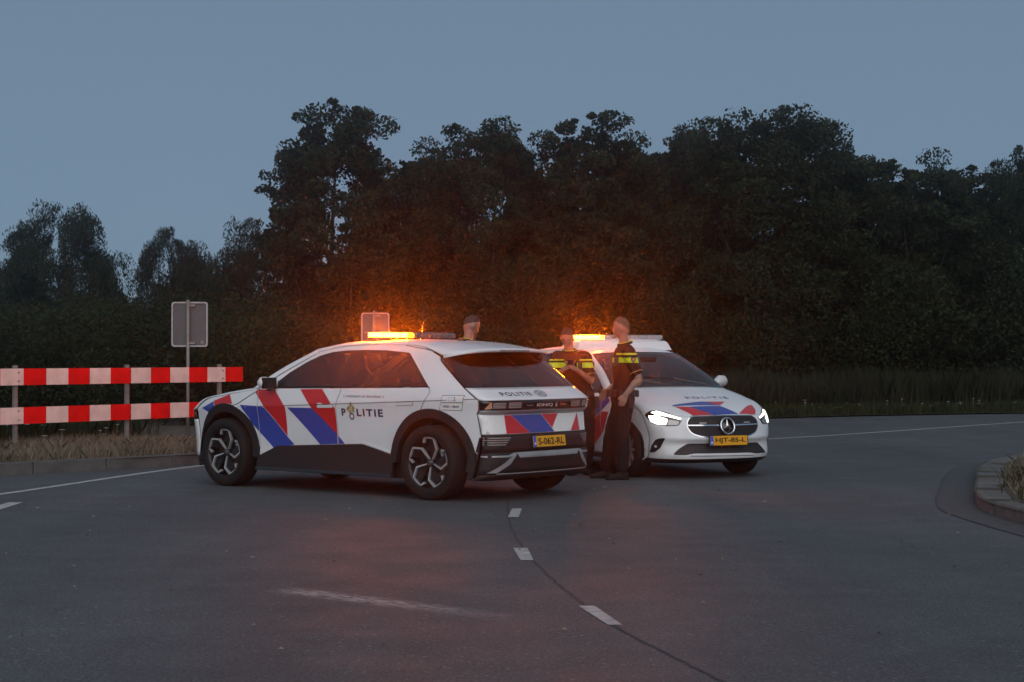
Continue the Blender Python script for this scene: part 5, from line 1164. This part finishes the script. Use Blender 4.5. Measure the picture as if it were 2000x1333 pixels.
    for sd in ('l', 'r'):
        a, e = V(sd + 'sho'), V(sd + 'elb'); d = (e - a).normalized(); c = a.lerp(e, .76); q = d.orthogonal().normalized(); w_ = d.cross(q)
        MB().tube([c + (q * math.cos(t) + w_ * math.sin(t)) * .072 for t in np.linspace(0, 2 * math.pi, 19)], .0055, 6, cap=False).build('sleeve_piping', M_GOLD, shirt, True)
        # shield patch on the sleeve
        oc = a.lerp(e, .30) + (lt if sd == 'l' else -lt) * .079; pz = up; py = fw
        sh = [oc + py * u + pz * w2 for u, w2 in ((-.026, .030), (.026, .030), (.026, -.008), (0, -.036), (-.026, -.008))]; n_ = (lt if sd == 'l' else -lt) * .006
        MB().add([p + n_ for p in sh] + [p - n_ * 2 for p in sh], [(0, 1, 2, 3, 4)] + [(i, (i + 1) % 5, 5 + (i + 1) % 5, 5 + i) for i in range(5)]).build('sleeve_patch', M_NAVY, shirt)
        ins = [oc + (p - oc) * .55 + n_ * 1.35 for p in sh]; MB().add(ins, [(0, 1, 2, 3, 4)]).build('patch_crest', mat('orange_crest', (.65, .22, .05), .6), shirt)
    # --- trousers and boots
    t = MB(); g = .014
    ell_loft(t, [(V('pelvis') + Vector((0, 0, -.10)), .155 + g, .108 + g), (V('pelvis') + Vector((0, 0, -.02)), .172 + g, .122 + g), (V('pelvis') + Vector((0, 0, .05)), .160 + g, .112 + g)], lt, fw)
    for sd in ('l', 'r'): limb(t, [V(sd + 'hip'), V(sd + 'hip').lerp(V(sd + 'kne'), .5), V(sd + 'kne'), V(sd + 'kne').lerp(V(sd + 'ank'), .4), V(sd + 'ank') + Vector((0, 0, .05))], [.112, .104, .087, .088, .076], 14)
    fuse('trousers', t, .011, M_TROUSER, root, 3, .013, loc[1] * 3)
    for sd in ('l', 'r'):
        bt = MB(); an = V(sd + 'ank'); toe = Vector(J[sd + 'toe']); d = (toe - an); d.z = 0; d.normalize(); sd_v = Vector((-d.y, d.x, 0))
        limb(bt, [an + Vector((0, 0, .13)), an + Vector((0, 0, .0))], [.060, .056], 12)
        base = Vector((an.x, an.y, 0)); v = []
        prof = [(-.075, .034, .075), (-.04, .044, .10), (.03, .046, .10), (.10, .050, .075), (.16, .046, .058), (.195, .030, .042)]
        for x, w_, h in prof:
            for yy, zz in ((-w_, .0), (-w_, h * .5), (-w_ * .6, h), (w_ * .6, h), (w_, h * .5), (w_, .0)): v.append(base + d * x + sd_v * yy + Vector((0, 0, zz)))
        bt.add(v, [(i * 6 + j, i * 6 + (j + 1) % 6, i * 6 + 6 + (j + 1) % 6, i * 6 + 6 + j) for i in range(5) for j in range(6)] + [(5, 4, 3, 2, 1, 0), tuple(range(30, 36))])
        bo = fuse('boot', bt, .010, M_BOOT, root, 2)
        lo = min(v_.co.z for v_ in bo.data.vertices); bo.location.z = -lo
    # --- belt with pouches
    if gear:
        bl = MB(); bc = V('pelvis') + Vector((0, 0, .045)); n = 28; v = []
        for zz in (-.025, .025):
            for k in range(n): a = 2 * math.pi * k / n; v.append(bc + lt * (.186 * math.cos(a)) + fw * (.140 * math.sin(a)) + Vector((0, 0, zz)))
        bl.add(v, [(k, (k + 1) % n, n + (k + 1) % n, n + k) for k in range(n)]); bl.build('belt', M_BELT, root, True)
        for ang, w_, h, dz, nm in ((200, .06, .10, -.01, 'pouch'), (235, .07, .09, -.01, 'pouch'), (270, .09, .08, -.005, 'pouch'), (350, .055, .20, -.08, 'holster'), (160, .05, .12, -.01, 'pouch'), (60, .05, .08, 0, 'pouch'), (120, .05, .09, 0, 'pouch')):
            a = R(ang); p = bc + lt * (.205 * math.cos(a)) + fw * (.160 * math.sin(a)) + Vector((0, 0, dz)); yaw = math.atan2((lt * math.cos(a) + fw * math.sin(a)).y, (lt * math.cos(a) + fw * math.sin(a)).x)
            o = MB().box(p, (.05, w_, h), Matrix.Rotation(yaw, 3, 'Z')).build(nm, M_BELT, root); bevel(o, .008, 2)
        p = bc + lt * .215 + fw * .03 + Vector((0, 0, -.015)); o = MB().box(p, (.055, .016, .042)).build('belt_tag', M_WHITE2, root); bevel(o, .004, 2)
        rc = V('chest') + lt * .10 + fw * .135 + Vector((0, 0, .03)); o = MB().box(rc, (.05, .035, .10)).build('radio', M_BELT, root); bevel(o, .006, 2)
    return root
# standing officer in profile
officer('standing police officer in profile in front of the hatchback windscreen, one arm hanging', (1.231, 19.95, 0), dict(
    pelvis=(.05, 0, .95), waist=(.06, 0, 1.10), chest=(.075, 0, 1.33), neck=(.075, 0, 1.555), head=(.035, -.005, 1.752),
    lsho=(.10, -.195, 1.475), lelb=(.215, -.255, 1.165), lwri=(.065, -.285, .985), rsho=(.06, .195, 1.475), relb=(.09, .27, 1.18), rwri=(-.10, .24, 1.03),
    lhip=(.06, -.085, .90), lkne=(.03, -.105, .50), lank=(.035, -.12, .10), ltoe=(-.20, -.15, 0), rhip=(.05, .085, .90), rkne=(-.07, .12, .50), rank=(-.13, .17, .10), rtoe=(-.40, .14, 0)),
    face=(-.97, -.24, 0), lat=(.24, -.97, 0), head_face=(-1, .12), tilt=.05, hair_col=(.10, .068, .045), bands=((1.345, 1.408, 0), (1.437, 1.458, .055)),
    hands_spec={'l': ((-.42, .0, -1), (-.9, 0, .3), (.15, .95, 0), 1), 'r': ((-.6, 0, -.8), (-.6, -.3, .6), (0, -.9, 0), 1)})
officer('police officer leaning against the hatchback and looking down at a phone', (.7376, 20.75, 0), dict(
    pelvis=(.07, .03, .93), waist=(.045, .02, 1.08), chest=(-.01, .0, 1.27), neck=(-.045, -.01, 1.475), head=(-.075, -.045, 1.645),
    lsho=(.150, -.01, 1.405), lelb=(.205, -.075, 1.135), lwri=(.025, -.255, 1.262), rsho=(-.205, .0, 1.405), relb=(-.262, -.065, 1.15), rwri=(-.125, -.245, 1.265),
    lhip=(.155, .03, .89), lkne=(.165, -.05, .49), lank=(.16, -.02, .10), ltoe=(.20, -.25, 0), rhip=(-.015, .03, .89), rkne=(-.02, -.06, .49), rank=(-.01, -.03, .10), rtoe=(-.06, -.25, 0)),
    face=(-.10, -1, 0), lat=(1, -.10, 0), head_face=(-.25, -1), tilt=.55, hair_col=(.022, .016, .012), bands=((1.285, 1.345, .06), (1.368, 1.386, .09)),
    hands_spec={'l': ((-.75, -.45, .45), (-.35, .0, .9), (-.3, .8, .2), 1), 'r': ((.75, -.45, .45), (.35, 0, .9), (.3, .8, .2), 1)})
officer('tall police officer behind the crossover with only head and shoulders showing', (-.53, 20.2, 0), dict(
    pelvis=(0, 0, .97), waist=(.0, 0, 1.12), chest=(-.01, 0, 1.36), neck=(.0, .0, 1.585), head=(.055, .04, 1.785),
    lsho=(-.16, .12, 1.50), lelb=(-.20, .20, 1.20), lwri=(-.05, .33, 1.08), rsho=(.15, -.12, 1.50), relb=(.24, -.12, 1.20), rwri=(.26, .12, 1.08),
    lhip=(-.07, .05, .92), lkne=(-.07, .08, .51), lank=(-.08, .06, .10), ltoe=(0, .25, 0), rhip=(.07, -.05, .92), rkne=(.08, -.02, .51), rank=(.08, -.06, .10), rtoe=(.22, .10, 0)),
    face=(.60, .80, 0), lat=(-.80, .60, 0), head_face=(.92, .40), tilt=.45, hair_col=(.035, .028, .024), bands=((1.37, 1.43, 0), (1.462, 1.482, 0)),
    hands_spec={'l': ((.7, .3, -.3), (0, 0, 1), (.3, -.6, -.4), 1), 'r': ((.2, .9, -.3), (0, 0, 1), (-.8, 0, -.4), 1)})
ph = empty('phone', (.692, 20.43, 1.335)); ph.rotation_euler = (R(-38), 0, R(6))
o = MB().box((0, 0, 0), (.072, .150, .009)).build('phone_case', M_BELT, ph); bevel(o, .006, 2)
MB().box((0, 0, .0056), (.064, .138, .002)).build('phone_screen', M_GLOSSBLK, ph)
tag(ph, 'dark phone held in both hands by the leaning officer', 'phone')
# ------------------------------------------------------------------ barrier, signs
M_POST = mat('galvanised_post', (.24, .225, .205), .55, metal=.3, var=.2)
M_BRED = mat('barrier_red', (.70, .006, .003), .55, spec=.2, var=.2, nscale=5); M_BWHITE = mat('barrier_white', (.70, .62, .57), .55, spec=.25, var=.18, nscale=5)
bA, bB = np.array([-6.86, 23.1]), np.array([-4.22, 27.0]); bl = np.linalg.norm(bB - bA); bu = (bB - bA) / bl; yaw = math.atan2(bu[1], bu[0])
br = empty('road_barrier', (bA[0], bA[1], .14), yaw); tag(br, 'road barrier of two red and white striped rails on grey posts', 'barrier')
stepb = bl / 12
for zc, nm in ((1.143 - .14, 'rail'), (.617 - .14, 'rail')):
    rl = MB().box((bl / 2 - 1.5 * stepb, .012, zc), (bl + 3 * stepb - .004, .02, .215)).build(nm, M_POST, br)
    for k in range(-3, 12):
        m_ = M_BWHITE if k % 2 == 0 else M_BRED
        o = MB().box(((k + .5) * stepb, -.004, zc), (stepb - .002, .012, .226)).build('rail_panel', m_, rl)
M_BOLT = mat('bolt_steel', (.18, .18, .18), .4, metal=.8)
for t in (-.055 * 0 - .16, .065, .497, .904):
    po = MB().box((t * bl, .062, .49), (.05, .06, 1.34)).build('post', M_POST, br); bevel(po, .006, 2)
    for zc in (1.003, .477):
        for dz in (-.06, .06): MB().lathe([(.012, -.018), (.012, -.010), (.0, -.010)][::-1], 'y', 8, (t * bl, 0, zc + dz)).build('bolt', M_BOLT, br)
def sign_back(label, px, Y, w, zc, h, ground):
    X = (px - 1000) / 3367.7 * Y; s = empty('road_sign', (X, Y, ground), 0); tag(s, label, 'sign', 'road signs seen from behind')
    zc -= ground
    p = MB().box((0, .012, zc), (w - .03, .012, h - .03)).build('sign_plate', mat('sign_back_grey', (.085, .088, .092), .6, var=.1), s)
    fr = rounded([(-w / 2, -h / 2), (w / 2, -h / 2), (w / 2, h / 2), (-w / 2, h / 2)], .05, 4); v = []; n = len(fr)
    fr2 = rounded([(-w / 2 + .024, -h / 2 + .024), (w / 2 - .024, -h / 2 + .024), (w / 2 - .024, h / 2 - .024), (-w / 2 + .024, h / 2 - .024)], .04, 4)
    for yy in (-.02, .022):
        for q in (fr, fr2): v += [(a, yy, zc + b) for a, b in q]
    f = []
    for i in range(n):
        j = (i + 1) % n; f += [(i, j, n + j, n + i), (2 * n + i, 3 * n + i, 3 * n + j, 2 * n + j), (i, 2 * n + i, 2 * n + j, j), (n + i, n + j, 3 * n + j, 3 * n + i)]
    obj('sign_frame', pmesh('sign_frame', v, f, mat('sign_frame_grey', (.34, .35, .36), .5, metal=.3), False), s)
    MB().tube([(-.02, -.045, -.3), (-.02, -.045, zc + h / 2 + .03)], .027, 12).build('post', M_POST, s, True)
    for dz in (-.42, .42): MB().box((.03, -.03, zc + dz * h), (.13, .03, .03)).build('clamp', M_POST, s)
    MB().box((w / 2 - .09, -.003, zc - h / 2 + .075), (.055, .004, .05)).build('maker_label', mat('label_grey', (.2, .2, .2), .6), s)
    return s
sign_back('grey back of a road sign on a post behind the striped barrier', 370.5, 28.6, .60, 1.413 + (697.65 - 634) * 28.6 / 3367.7, .745, .12)
sign_back('grey back of a smaller road sign rising behind the crossover roof', 733, 33.5, .545, 1.413 + (697.65 - 648) * 33.5 / 3367.7, .735, .05)
# ------------------------------------------------------------------ added haze volume: imitates the lens bloom round the beacons
hz = MB().box((0, 130, 6.4), (460, 360, 15.6)).mesh('haze'); hm = bpy.data.materials.new('bloom_haze'); hm.use_nodes = True; nt = hm.node_tree; nt.nodes.clear()
ho = nt.nodes.new('ShaderNodeOutputMaterial'); hv = nt.nodes.new('ShaderNodeVolumePrincipled'); hv.inputs['Color'].default_value = (.92, .95, 1, 1); hv.inputs['Density'].default_value = HAZE_D
hv.inputs['Anisotropy'].default_value = HAZE_G; nt.links.new(hv.outputs[0], ho.inputs['Volume']); hz.materials.append(hm)
tag(obj('haze', hz), 'thin haze added to give the beacons a halo', kind='stuff')
